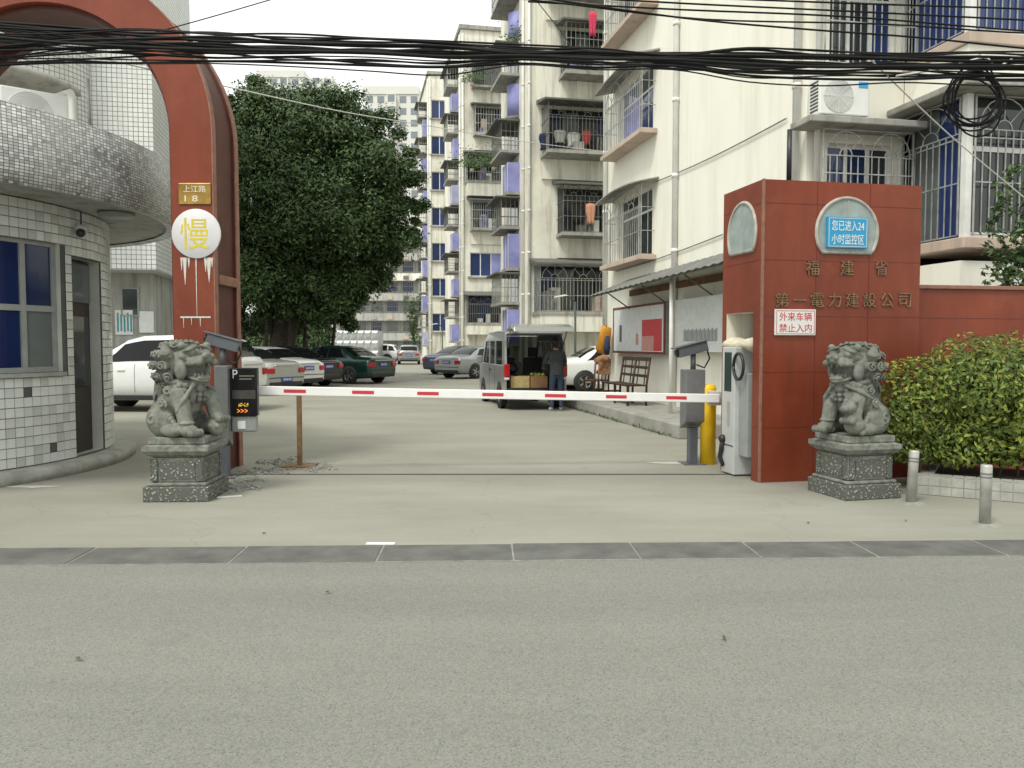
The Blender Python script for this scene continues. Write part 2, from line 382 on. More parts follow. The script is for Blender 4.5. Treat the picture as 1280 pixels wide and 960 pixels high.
# ================================================================== FACADE PIECES
def pbox(mb, P, u0, u1, z0, z1, d0, d1, m=0):
    vs = [P(u, z, d) for z in (z0, z1) for d in (d0, d1) for u in (u0, u1)]
    return mb.add(vs, [(0, 2, 3, 1), (4, 5, 7, 6), (0, 1, 5, 4), (2, 6, 7, 3), (0, 4, 6, 2), (1, 3, 7, 5)], m)
def window(parent, P, a, b, c, d, depth=.14, cols=2, transom=None, fm='frame_white', gm=('glass_dark',), curtain=None, fw=.05):
    """frame part with a pane sub-part for every light"""
    mb = MB(); d0, d1 = depth-.05, depth
    for u0, u1 in ((a, a+fw), (b-fw, b)): pbox(mb, P, u0, u1, c, d, d0, d1)
    for z0, z1 in ((c, c+fw), (d-fw, d)): pbox(mb, P, a+fw, b-fw, z0, z1, d0, d1)
    us = [a+(b-a)*i/cols for i in range(cols+1)]
    for u in us[1:-1]: pbox(mb, P, u-fw*.6, u+fw*.6, c+fw, d-fw, d0+.002, d1)
    zs = [c, d] if transom is None else [c, c+(d-c)*transom, d]
    for z in zs[1:-1]: pbox(mb, P, a+fw, b-fw, z-fw*.5, z+fw*.5, d0+.004, d1)
    o = mb.build('window', fm, parent)
    for i in range(cols):
        for j in range(len(zs)-1):
            pm = MB(); pbox(pm, P, us[i]+.02, us[i+1]-.02, zs[j]+.02, zs[j+1]-.02, depth-.028, depth-.018)
            pm.build('pane', gm[(i+j*2) % len(gm)], o)
    if curtain:
        pm = MB(); k = 14; w_ = (b-a)*curtain
        for i in range(k):
            u0, u1 = a+.03+w_*i/k, a+.03+w_*(i+1)/k; e = .03*(i % 2)
            pm.quad(P(u0, c, depth+.06+e), P(u1, c, depth+.09-e), P(u1, d, depth+.09-e), P(u0, d, depth+.06+e))
        pm.build('curtain', 'curtain', o)
    return o
def bar(mb, p, q, r=.008, m=0): mb.tube([p, q], r, 4, m, smooth=False, caps=False)
def arc(mb, P, uc, zc, ru, rz, d, a0=0, a1=pi, k=10, r=.007):
    pts = [P(uc+ru*math.cos(a0+(a1-a0)*i/k), zc+rz*math.sin(a0+(a1-a0)*i/k), d) for i in range(k+1)]
    mb.tube(pts, r, 4, smooth=False, caps=False)
def grille_face(mb, P, a, b, c, d, dd, step=.12, hs=(.0, .33, .66, 1.), r=.008, arches=0, jitter=True):
    n = max(2, round((b-a)/step))
    top = d if not arches else d-min(.5, (b-a)/arches*.5)
    for i in range(n+1):
        u = a+(b-a)*i/n; bar(mb, P(u, c, dd), P(u, d if i in (0, n) else top, dd), r*(1.5 if i in (0, n) else 1))
    for t in hs: z = c+(d-c)*t; bar(mb, P(a, z, dd), P(b, z, dd), r*1.3)
    if arches:
        w_ = (b-a)/arches; bar(mb, P(a, top, dd), P(b, top, dd), r*1.2)
        for k in range(arches):
            uc = a+w_*(k+.5); arc(mb, P, uc, top, w_*.44, d-top-.02, dd, r=r); arc(mb, P, uc, top, w_*.14, (d-top)*.3, dd, k=6, r=r)
            for q in (.25, .5, .75):
                ca, sa = math.cos(pi*q), math.sin(pi*q)
                bar(mb, P(uc+w_*.14*ca, top+(d-top)*.3*sa, dd), P(uc+w_*.44*ca, top+(d-top-.02)*sa, dd), r*.8)
def cage(parent, P, a, b, c, d, out, mat='bar_steel', step=.12, arches=0, r=.008, hs=(0, .33, .66, 1.), name='grille', sides=True):
    mb = MB(); grille_face(mb, P, a, b, c, d, -out, step, hs, r, arches)
    if sides:
        for u in (a, b):
            n = max(1, round(out/step))
            for i in range(1, n): dd = -out*i/n; bar(mb, P(u, c, dd), P(u, d, dd), r)
            for t in hs: z = c+(d-c)*t; bar(mb, P(u, z, 0), P(u, z, -out), r*1.2)
    return mb.build(name, mat, parent, fix=False)
def slab(parent, P, a, b, z0, z1, d0, d1, name, mat, bevel=0):
    return pbox(MB(), P, a, b, z0, z1, d0, d1).build(name, mat, parent, bevel=bevel)
def pipe(parent, pts, r=.055, mat='pipe_pvc', name='drain_pipe'):
    mb = MB().tube(pts, r, 10)
    a, b = Vector(pts[0]), Vector(pts[-1]); n = int((b-a).length/1.45)
    for i in range(1, n): c = a.lerp(b, i/n); mb.tube([c-Vector((0, 0, .04)), c+Vector((0, 0, .04))], r*1.22, 10)
    return mb.build(name, mat, parent)
def FP(u, z, d): return (u, d, z)            # front face, inward +y
def GP(u, z, d): return (d, u, z)            # gable face on x = 0, inward +x

# ================================================================== NEAR BUILDING (gable on the lane, balconies to the street)
corner = at(1006, 300, 12.1)
F1 = Frame(corner, LANE)
B1 = thing('apartment_building', 'cream apartment block with a plain lane gable, barred windows and a projecting balcony wing', 'building', (corner.x, corner.y, 0), LANE)
H1, L1, W1 = 21.0, 9.9, 11.0
def gy(px, py): h = F1.hit(px, py, 0); return h.y, h.z
def fx(px, py, d=0): h = F1.hit(px, py, 1, d); return h.x, h.z
ga, gb = gy(817, 300)[0], gy(771, 300)[0]
sills = [gy(795, 326)[1], gy(797, 178)[1], gy(800, 26)[1]]
st = (sills[2]-sills[0])/2
wz = [(s+.03, s+1.62) for s in (sills[0], sills[1], sills[2], sills[2]+st, sills[2]+2*st, sills[2]+3*st)]
gh = [(ga+.1, gb-.1, c, d) for c, d in wz]
WX = 1.62                                    # the wing starts here
ra, rb = fx(1034, 200)[0], WX-.14
fw_z = [(2.98+st*k, 4.57+st*k) for k in range(6)]
fh = [(ra, rb, c, d) for c, d in fw_z]
WD = 1.3
wl = MB()
holed(wl, 0, L1, 0, H1, gh, GP, .2)
holed(wl, 0, WX, 0, H1, fh, FP, .2)
wl.quad((0, L1, 0), (W1, L1, 0), (W1, L1, H1), (0, L1, H1)); wl.quad((W1, -WD, 0), (W1, L1, 0), (W1, L1, H1), (W1, -WD, H1)); wl.quad((0, 0, H1), (W1, 0, H1), (W1, L1, H1), (0, L1, H1))
wl.build('wall', 'wall_cream', B1)
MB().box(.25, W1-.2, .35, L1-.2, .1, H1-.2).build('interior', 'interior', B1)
for i, (c, d) in enumerate(wz):
    w_ = window(B1, GP, ga+.1, gb-.1, c, d, .16, 2, .68, gm=('glass_dark', 'glass_dark', 'glass_grey') if i != 1 else ('glass_blue', 'glass_purple', 'glass_grey'), curtain=.35)
    cage(w_, GP, ga-.05, gb+.05, c, d, .32, step=.13, arches=2, r=.009)
    slab(w_, GP, ga-.18, gb+.18, c-.13, c-.02, -.4, -.003, 'sill', 'slab_peach', .01)
    hd = MB(); k = 8
    for j in range(k):
        u0, u1 = ga-.3+(gb-ga+.6)*j/k, ga-.3+(gb-ga+.6)*(j+1)/k
        z0, z1 = [d+.16-.10*abs(2*q/k-1)**2 for q in (j, j+1)]
        hd.add([GP(u0, z0+.03, 0), GP(u1, z1+.03, 0), GP(u1, z1-.09, -.52), GP(u0, z0-.09, -.52), GP(u0, z0, 0), GP(u1, z1, 0), GP(u1, z1-.12, -.52), GP(u0, z0-.12, -.52)],
               [(0, 1, 2, 3), (4, 7, 6, 5), (3, 2, 6, 7), (0, 3, 7, 4), (1, 5, 6, 2)])
    hd.build('hood', 'slab_grey', w_)
for i, (c, d) in enumerate(fw_z):
    w_ = window(B1, FP, ra, rb, c, d, .16, 3, .62, gm=('glass_dark', 'glass_dark', 'glass_blue', 'glass_navy'))
    cage(w_, FP, .06, WX-.08, c-.15, d+.1, .34, step=.11, arches=2, r=.009, sides=False)
    slab(w_, FP, -.28, WX-.004, d+.14, d+.24, -.55, -.004, 'hood', 'slab_grey', .015)
# projecting wing: per floor a slab, a glazed cage and a parapet band
zb = [fx(1212, 298, -WD)[1]+(st)*k for k in range(-1, 6)]
for i, z in enumerate(zb):
    if i == 0:
        MB().box(WX, W1, -WD+.05, -.004, 0, z+st-.3).build('ground_storey', 'wall_cream', B1); continue
    bal = MB(); bal.box(WX-.04, W1+.05, -WD-.06, -.006, z-.14, z+.02); o = bal.build('balcony', 'slab_peach', B1, bevel=.015)
    MB().box(WX-.3, W1+.1, -WD-.36, -.008, z+1.98, z+2.08).build('hood', 'slab_grey', o, bevel=.02)
    MB().box(WX, W1, -WD, -.01, z+2.085, z+st-.145).build('parapet', 'wall_cream', o)
    for (x0, y0) in ((WX+.05, -WD+.04), (WX+2.0, -WD+.04), (WX+4.0, -WD+.04), (WX+6.0, -WD+.04)):
        MB().box(x0-.05, x0+.05, y0-.05, y0+.05, z+.025, z+1.975).build('post', 'frame_white', o)
    gl = MB()
    grille_face(gl, lambda u, zz, dd: (WX-.02, u, zz), -WD+.1, -.05, z+.05, z+1.95, 0, .13, (0, .38, .7, 1), .009, arches=1)
    for k in range(4): grille_face(gl, lambda u, zz, dd: (u, -WD-.03, zz), WX+.12+2*k, WX+1.95+2*k, z+.05, z+1.95, 0, .12, (0, .38, .7, 1), .009, arches=2)
    gl.build('grille', 'bar_steel', o, fix=False)
    sp = lambda u, zz, d: (WX+.12+d, u, zz)
    window_gm = ('glass_grey', 'glass_dark', 'glass_grey', 'glass_dark') if i == 1 else ('glass_blue', 'glass_dark', 'glass_blue', 'glass_navy')
    for u0, u1 in ((-WD+.1, -WD*.5), (-WD*.5, -.02)):
        pm = MB(); pbox(pm, sp, u0+.02, u1-.01, z+.05, z+1.95, 0, .01); pm.build('pane', 'glass_blue' if i > 1 or u0 < -.8 else 'glass_grey', o)
    for k in range(8):
        pm = MB(); pm.box(WX+.13+k, WX+1.09+k, -WD+.12, -WD+.13, z+.05, z+1.95); pm.build('pane', window_gm[(k+i) % 4], o)
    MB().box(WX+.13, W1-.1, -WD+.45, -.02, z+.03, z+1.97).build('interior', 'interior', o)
    tr = MB()
    for k in range(8): tr.box(WX+.14+k, WX+1.1+k, -WD+.09, -WD+.118, z+1.22, z+1.29)
    tr.box(WX+.13, W1-.1, -WD+.085, -WD+.117, z+.025, z+.10); tr.build('transom', 'frame_white', o)
ay = lambda px: gy(px, 200)[0]
pipe(B1, [(-.07, ay(848), .4), (-.07, ay(848), 20.5)], .06); pipe(B1, [(-.07, ay(760), .4), (-.07, ay(760), 20.5)], .06); pipe(B1, [(-.09, .15, 2.4), (-.09, .15, 20.5)], .055)
pipe(B1, [(.12, -.09, 2.0), (.12, -.09, 20.5)], .045)
# a wall cable slung along the gable
mb = MB(); z0, z1 = gy(822, 227), gy(985, 148)
mb.tube([(-.03, z0[0]+(z1[0]-z0[0])*t, z0[1]+(z1[1]-z0[1])*t-.05*math.sin(pi*t)) for t in [i/8 for i in range(9)]], .011, 5)
mb.build('wall_cable', 'bar_dark', B1)
mb = MB(); z0, z1 = gy(772, 339), gy(905, 293)
mb.tube([(-.03, z0[0]+(z1[0]-z0[0])*t, z0[1]+(z1[1]-z0[1])*t-.04*math.sin(pi*t)) for t in [i/8 for i in range(9)]], .011, 5)
mb.build('wall_cable', 'bar_dark', B1)
for k, t in enumerate((-.5, 0, .5, 1.0)):
    mb = MB().tube([(-.02, .3+k*.3, 2), (-.02, .3+k*.3, 4.2)], .008, 5)

# ------------------------------------------------------------------ outdoor air conditioner units
simple('ac_white', (.70, .71, .69), .45, .06); simple('ac_dark', (.06, .06, .06), .7, .3)
simple('tag_blue', (.03, .32, .62), .5, .05)
def air_conditioner(label, loc, rz, sticker=True):
    t = thing('air_conditioner', label, 'air conditioner', loc, rz, 'outdoor air conditioner units')
    MB().box(-.4, .4, -.14, .14, .04, .58).build('casing', 'ac_white', t, bevel=.02)
    g = MB(); cx = -.1
    for r in [.035+.022*k for k in range(10)]: g.tube([(cx+r*math.cos(q), -.148, .31+r*math.sin(q)) for q in [2*pi*i/24 for i in range(25)]], .0045, 4, caps=False)
    for q in range(8): bar(g, (cx, -.148, .31), (cx+.24*math.cos(q*pi/4), -.148, .31+.24*math.sin(q*pi/4)), .005)
    g.build('fan_guard', 'ac_white', t, fix=False)
    MB().lathe([(.001, 0), (.235, 0), (.235, .004)], 24).build('fan_opening', 'frame_grey', t, loc=(cx, -.1395, .31), rot=(pi/2, 0, 0))
    for x in (-.32, .32): MB().box(x-.03, x+.03, -.13, .13, 0, .04).build('foot', 'ac_dark', t)
    lv = MB()
    for k in range(9): lv.box(-.405, -.4, -.1, .1, .1+k*.05, .125+k*.05)
    lv.build('louvre', 'ac_dark', t)
    if sticker: MB().box(.22, .37, -.1435, -.1405, .44, .53).build('sticker', 'tag_blue', t)
    return t
hx, hz = fx(1049, 141, -.3)
M_ = F1.m @ Vector((hx, -.29, 0)) + F1.o
AC1 = air_conditioner('white air conditioner unit with a blue sticker on the hood slab over the window', (M_.x, M_.y, fw_z[0][1]+.243), LANE)

# ================================================================== FARTHER BLOCKS ALONG THE LANE
def block(label, px, D, floors, z0, st, W=9, L=7, wallm='wall_white', kinds=None, seed=1, purple=True, bw=3.0, offs=(0,), gable_gap=1.0, dep=.85, wo=.55):
    """a block whose lane gable carries blue stair bays and whose street face carries caged balconies"""
    r = random.Random(seed); c = at(px, 400, D); t = thing('apartment_building', label, 'building', (c.x, c.y, 0), LANE, None)
    Ht = z0+floors*st+.6
    win = []
    for k in range(floors):
        if kinds[k % len(kinds)] == 'w': win.append((wo, wo+bw*.62, z0+k*st, z0+k*st+1.5))
    wl = MB(); holed(wl, 0, W, 0, Ht, win, FP, .2)
    wl.quad((0, 0, 0), (0, L, 0), (0, L, Ht), (0, 0, Ht)); wl.quad((0, L, 0), (W, L, 0), (W, L, Ht), (0, L, Ht)); wl.quad((W, 0, 0), (W, L, 0), (W, L, Ht), (W, 0, Ht)); wl.quad((0, 0, Ht), (W, 0, Ht), (W, L, Ht), (0, L, Ht))
    wl.build('wall', wallm, t)
    MB().box(-.12, W+.1, -.15, L+.1, Ht+.003, Ht+.25).build('roof', 'slab_grey', t)
    for k in range(floors):
        z = z0+k*st; kd = kinds[k % len(kinds)]
        if kd == 'w':
            w_ = window(t, FP, wo, wo+bw*.62, z, z+1.5, .15, 3 if bw > 2.5 else 2, None, gm=('glass_navy', 'glass_blue', 'glass_purple'))
            slab(w_, FP, wo-.15, wo+.15+bw*.62, z-.12, z-.01, -.14, -.004, 'sill', 'slab_grey'); continue
        out, x0 = dep*(1 if k % 2 == 0 else .82), offs[k % len(offs)]
        b = MB(); b.box(x0+.25, .25+bw, -out, -.006, z-.14, z-.02)
        o = b.build('balcony', 'slab_grey', t)
        # sloped hood, pale parapet band under the slab, glazing behind the bars
        h = MB(); h.prism([(x0+.1, -.004, z+1.85), (x0+.1, -.004, z+2.0), (x0+.1, -out-.25, z+1.72), (x0+.1, -out-.25, z+1.66)], (bw+.35-x0, 0, 0)); h.build('hood', 'hood_dark', o)
        pa = MB(); pa.box(x0+.3, .2+bw, (-out+.04) if x0 < .2 else -.12, -.008, z-st+2.02 if k else z-.75, z-.145); pa.build('parapet', wallm, o)
        dens = r.choice((.14, .17)); cm = r.choice(('bar_steel', 'bar_dark', 'bar_steel'))
        cage(o, FP, x0+.3, .2+bw, z, z+1.68, out-.02, cm, dens, arches=r.choice((0, 2, 3)), r=.011 if D < 40 else .016)
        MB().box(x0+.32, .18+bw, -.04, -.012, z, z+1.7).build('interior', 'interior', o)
        cols = 4
        for q in range(cols):
            u0 = x0+.36+(bw-.2-x0)*q/cols; MB().box(u0, u0+(bw-.2-x0)/cols-.06, -.07, -.045, z+.02, z+1.6).build('pane', r.choice(('glass_dark', 'glass_navy', 'glass_grey', 'glass_dark')), o)
        for q in range(5):    # things stored behind the bars
            if D < 60 and r.random() < .75:
                u0 = r.uniform(x0+.4, bw-.5); hh = r.uniform(.25, .9); MB().box(u0, u0+r.uniform(.2, .5), -out+.15, -.25, z+.0, z+hh).build('stored_clutter', r.choice(('wall_grey', 'slab_peach', 'bar_dark', 'frame_white', 'glass_purple', 'curtain')), o)
        if r.random() < .5:   # glazed-in left side
            MB().box(x0+.315, x0+.325, -out+.05, -.1, z, z+1.6).build('side_panel', r.choice(('glass_grey', 'wall_grey')), o)
    # blue stair bays and little cages on the gable
    for k in range(floors):
        z = z0+k*st; y0 = gable_gap
        if purple:
            pm_ = r.choice(('glass_purple', 'glass_purple', 'glass_lilac')); hh = r.uniform(1.0, 1.35); bd = r.uniform(.34, .5)
            if D < 40 and k > 2:
                o = MB().lathe([(.001, 0), (bd, 0), (bd, hh), (.001, hh)], 10, (0, y0+.6, z-1.15), a0=pi/2, a1=3*pi/2).build('stair_bay', pm_, t)
                MB().lathe([(.001, -.14), (bd*.8, -.14), (bd+.1, 0), (.001, 0)], 10, (0, y0+.6, z-1.155), a0=pi/2, a1=3*pi/2).build('bay_sill', 'slab_grey', o)
            else:
                o = MB().box(-bd, -.006, y0+.1, y0+1.2, z-1.15, z-1.15+hh).build('stair_bay', pm_, t)
                MB().box(-bd-.06, -.006, y0+.05, y0+1.25, z-1.28, z-1.155).build('bay_sill', 'slab_grey', o)
                for q in range(3): MB().box(-bd-.012, -bd-.002, y0+.1+q*.5, y0+.14+q*.5, z-1.15, z-1.15+hh).build('bay_mullion', 'frame_white', o)
        o = MB().box(-.75, -.006, y0+.1, y0+2.3, z+.32, z+.42).build('side_balcony', 'slab_grey', t)
        cage(o, GP, y0+.15, y0+2.25, z+.42, z+1.5, .7, r.choice(('bar_steel', 'bar_dark')), .16, r=.011 if D < 40 else .016)
        MB().box(-.95, -.006, y0, y0+2.4, z+1.5, z+1.56).build('hood', 'hood_dark', o)
        MB().box(-.04, -.01, y0+.3, y0+2.1, z+.43, z+1.45).build('pane', r.choice(('glass_dark', 'glass_grey')), o)
    pipe(t, [(-.06, .2, .3), (-.06, .2, Ht-.3)], .05); pipe(t, [(.12, -.06, .3), (.12, -.06, Ht-.3)], .05)
    return t
B2 = block('stained white block with laundry behind caged balconies, next along the lane past the cream gable', 657, 30, 6, 2.75, 2.9, 9, 5, 'wall_white', ['c'], 3, bw=3.3, offs=(0, .9, .3, 1.0, .45, .8), dep=1.15)
B3 = block('stained white block with plant-filled balconies and one plain sliding window', 577, 51, 6, 2.9, 2.95, 9, 9, 'wall_white', ['c', 'w', 'c', 'c', 'c', 'c'], 8, bw=3.3, offs=(0, 0, .3, 0, .5, .4))
B4 = block('narrow-looking pale block with a stack of blue windows at the far end of the lane', 537, 67, 7, 2.6, 2.93, 9, 8, 'wall_white', ['w'], 5, bw=2.2, wo=.22)
# far old block closing the lane
def far_block():
    c = at(472, 430, 112); t = thing('apartment_building', 'low grey old block with long concrete balconies closing the lane', 'building', (c.x-6, 112, 0), 0)
    MB().box(0, 14, 0, 9, 0, 15.5).build('wall', 'wall_grey', t)
    r = random.Random(4)
    for k in range(6):
        z = .3+k*2.75
        o = MB().box(.2, 13.8, -1.0, -.01, z+1.75, z+2.75 if k < 5 else z+2.1).build('balcony', 'wall_white' if k in (3, 5) else 'wall_grey', t)
        cage(o, lambda u, zz, d: (u, d-.98, zz), .4, 13.6, z+.1, z+1.7, .02, 'bar_dark', .3, r=.03, hs=(0, .5, 1.), sides=False)
        for q in range(6):
            x = .8+q*2.2; MB().box(x, x+1.4, -.08, -.012, z+.35, z+1.6).build('window', r.choice(('glass_dark', 'glass_navy', 'glass_grey', 'glass_dark')), t)
            if r.random() < .5: MB().box(x+.2, x+.9, -1.1, -1.02, z+1.9, z+2.4).build('awning', r.choice(('bar_dark', 'slab_grey', 'slab_peach')), o)
    return t
far_block()
# towers on the skyline, wall and window colours paled in place of haze
def tower(label, px0, px1, ytop, D, cols, floors, seed):
    a, b = at(px0, ytop, D), at(px1, ytop, D); Wd = b.x-a.x; Ht = a.z
    t = thing('tower_block', label, 'building', (a.x, D, 0), 0); r = random.Random(seed); dp = 14
    MB().box(0, Wd, 0, dp, 0, Ht-2).build('wall', 'tower_haze_pale', t)
    MB().box(-.3, Wd*.62, -.3, dp, Ht-1.99, Ht).build('roof', 'tower_haze_pale', t)
    fh_ = 3.0; cw = Wd/cols
    for i in range(cols):
        ch = i % 3
        if ch == 2: MB().box(i*cw+.2, (i+1)*cw-.2, -1.2, -.01, 4, Ht-2.5).build('bay', 'tower_haze_pale', t)
    for k in range(floors):
        z = Ht-4.2-k*fh_
        if z < 26: break
        for i in range(cols):
            y = -1.2 if i % 3 == 2 else 0
            MB().box(i*cw+cw*.2, (i+1)*cw-cw*.2, y-.06, y-.012, z, z+1.7).build('window', 'glass_far', t)
    return t
tower('pale high-rise tower rising behind the crown of the big tree', 322, 416, 88, 240, 7, 6, 1)
tower('pale high-rise tower with ribbed bays over the lane end', 455, 566, 108, 210, 8, 10, 2)

# ================================================================== LEFT: TILED BUILDING BEHIND THE GUARDHOUSE
TD = 22.5; c = at(197, 400, TD); TB = thing('tiled_building', 'white tiled building with a round stair tower behind the guardhouse', 'building', (c.x, TD, 0), LANE)
def tiled(name, mb, cyl=None):
    o = mb.build(name, 'white_tile_far', TB)
    uvmap(o, (lambda co, n: (math.atan2(co.y-cyl[1], co.x-cyl[0])*cyl[2], co.z)) if cyl else uv_box); return o
UW = MB(); UW.box(-8, 0, 0, 5.6, 3.62, 17); tiled('wall', UW)
tiled('stair_tower', MB().lathe([(.01, 4.0), (2.0, 4.0), (2.0, 17), (.01, 17)], 40, (-3.55, .35, 0)), (-3.55, .35, 2.0))
MB().lathe([(.01, 7.95), (1.9, 7.95), (2.3, 8.15), (2.3, 8.3), (.01, 8.3)], 40, (-4.0, -.55, 0)).build('round_slab', 'slab_grey', TB)
g = MB(); g.box(-8, -.4, 1.2, 5.4, 0, 3.616); g.build('ground_storey', 'wall_grey', TB)
window(TB, FP, -1.25, -.75, 2.35, 3.2, 1.19, 1, None, fm='frame_grey')
tilt = MB(); tilt.box(-1.75, -1.6, .02, .16, 0.1, 3.61); tilt.build('post', 'wall_grey', TB)
for z in (6.4, 9.6): window(TB, lambda u, zz, d: (-d, u, zz), 2.0, 3.4, z, z+1.5, -.05, 2, None, fm='frame_white')
simple('poster_white', (.74, .77, .77), .5, .1); simple('poster_ink', (.08, .30, .34), .6, .1)
f18 = Frame((c.x, TD, 0), LANE)
ph = f18.hit(155, 403, 1, 1.15)
t = thing('poster_board', 'white notice poster with teal writing on the tiled building\'s ground floor', 'poster', tuple(f18.m @ Vector((ph.x, 1.15, ph.z)) + f18.o), LANE)
MB().box(-.24, .24, 0, .03, -.36, .36).build('board', 'poster_white', t)
for k in range(5): MB().box(-.19+.09*k, -.14+.09*k, -.004, -.001, -.28+.02*(k % 2), .28-.05*(k % 3)).build('writing', 'poster_ink', t)
ph = f18.hit(183, 402, 1, 1.15)
t = thing('poster_board', 'plain pale notice board beside the teal poster', 'poster', tuple(f18.m @ Vector((ph.x, 1.15, ph.z)) + f18.o), LANE)
MB().box(-.2, .2, 0, .03, -.32, .3).build('board', 'poster_white', t); MB().box(-.22, .22, .002, .028, -.34, .32).build('frame', 'frame_grey', t)

# ================================================================== GUARDHOUSE (round, white tiles one by one)
GC, GR = (-8.4, 10.1), 3.0
GH = thing('guardhouse', 'round white tiled guardhouse with blue windows and a mosaic canopy', 'guardhouse', (GC[0], GC[1], 0))
def cyl_ang(px, r=GR):
    k = (px-640)/FOC; A = k*k+1; B = -2*(k*GC[0]+GC[1]); C = GC[0]**2+GC[1]**2-r*r
    D = B*B-4*A*C; t = (-B-math.sqrt(max(D, 0)))/(2*A); return math.atan2(t-GC[1], k*t-GC[0])
def CP(u, z, d): return ((GR-d)*math.cos(u/GR), (GR-d)*math.sin(u/GR), z)
simple('tile_white', (.66, .68, .655), .25, .1, 3); simple('tile_pale', (.58, .60, .58), .28, .12, 3); simple('tile_dull', (.50, .52, .49), .32, .15, 3); simple('grout', (.10, .105, .10), .9, .2)
simple('door_brown', (.035, .028, .022), .6, .3); simple('concrete_step', (.36, .36, .33), .9, .3, 4, bmp=.2)
wa0, wa1 = rad(-62), cyl_ang(79)
da0, da1 = cyl_ang(93), cyl_ang(127)
hw = (wa0*GR, wa1*GR, 1.22, 2.76); hdr = (da0*GR, da1*GR, .16, 2.62)
core = MB(); cuts = [rad(a)*GR for a in range(-180, 181, 5)]
holed(core, -pi*GR, pi*GR, 0, 3.2, [hw, hdr], lambda u, z, d: CP(u, z, d+.006), .22, mr=1, cuts=[q for q in cuts])
core.build('wall', ['grout', 'tile_dull'], GH)
MB().lathe([(GR-.01, 0), (GR+.28, 0), (GR+.28, .1), (GR+.24, .14), (GR-.01, .14)], 72).build('step', 'concrete_step', GH)
# tiles
PT = .113; n_tiles = 0; rest = MB()
tm = []
for i, mn in enumerate(('tile_white', 'tile_white', 'tile_white', 'tile_pale', 'tile_dull')):
    b = MB(); w2, h2 = PT/2-.0028, PT/2-.0028
    b.add([(x*w2*k, -y, z*h2*k) for y, k in ((0, 1), (.008, .94)) for x, z in ((-1, -1), (1, -1), (1, 1), (-1, 1))],
          [(4, 5, 6, 7), (0, 1, 5, 4), (1, 2, 6, 5), (2, 3, 7, 6), (3, 0, 4, 7)]); tm.append(b.mesh('tile', mn))
def blocked(u, z): return any(h[0]-.03 < u < h[1]+.03 and h[2]-.03 < z < h[3]+.03 for h in (hw, hdr))
cand = []
for iu in range(-45, 54):
    for iz in range(27):
        u, z = (iu+.5)*PT, .205+iz*PT
        if not blocked(u, z): cand.append((u, z, rad(-27) < u/GR < rad(24)))
vis = sorted([q for q in cand if q[2]], key=lambda q: q[0])[:300]; vs_ = set((a, b) for a, b, _ in vis)
for u, z, v in cand:
    a = u/GR; j = RND.choice(range(5)); tl = RND.uniform(-.012, .012)
    if (u, z) in vs_:
        if RND.random() < .012: continue
        link('tile', tm[j], GH, loc=(GR*math.cos(a), GR*math.sin(a), z), rot=(tl, 0, a+pi/2+RND.uniform(-.012, .012)))
    else:
        M = Matrix.Translation((GR*math.cos(a), GR*math.sin(a), z)) @ Matrix.Rotation(a+pi/2, 4, 'Z')
        rest.add([M @ v_.co for v_ in tm[0].vertices], [tuple(p.vertices) for p in tm[0].polygons], 1 if j == 3 else 0)
rest.build('tile_courses', ['tile_white', 'tile_pale'], GH, kind='stuff', fix=False)
# window and door on the curve
fr_ = MB(); u0, u1, z0, z1 = hw; nseg = 12
def cstrip(mb, ua, ub, za, zb, d0, d1):
    k = max(1, int((ub-ua)/.18))
    for i in range(k): pbox(mb, CP, ua+(ub-ua)*i/k, ua+(ub-ua)*(i+1)/k, za, zb, d0, d1)
for za, zb in ((z0, z0+.06), (z1-.06, z1), (1.93, 2.0)): cstrip(fr_, u0, u1, za, zb, .06, .12)
um = cyl_ang(37)*GR; mull = [um-.42*k for k in range(0, 6)]
for q in [u1-.035]+mull: pbox(fr_, CP, q-.035, q+.035, z0+.06, z1-.06, .062, .118)
gw = fr_.build('window', 'frame_grey', GH)
ed = sorted(mull)+[u1]
for a, b in zip(ed, ed[1:]):
    for j, (za, zb) in enumerate(((z0+.05, 1.94), (1.99, z1-.05))):
        p_ = MB(); cstrip(p_, a+.03, b-.03, za, zb, .085, .095); p_.build('pane', 'glass_navy' if not (b == u1 and j == 0) else 'glass_grey', gw)
p_ = MB(); cstrip(p_, u0, u1, z0-.05, z0-.004, -.05, .1); p_.build('sill', 'concrete_step', gw)
d_ = MB(); ua, ub, za, zb = hdr; pbox(d_, CP, ua+.02, ub-.02, za, zb-.02, .13, .17); dr = d_.build('door', 'door_brown', GH)
p_ = MB(); pbox(p_, CP, ua+.08, ub-.08, 1.0, 1.9, .12, .128); p_.build('pane', 'glass_dark', dr)
p_ = MB(); pbox(p_, CP, ua+.03, ub-.03, 2.08, zb-.05, .115, .125); p_.build('transom_pane', 'glass_grey', dr)
cyi = MB().lathe([(.01, .1), (2.7, .1), (2.7, 3.1), (.01, 3.1)], 40); cyi.build('interior', 'interior', GH)
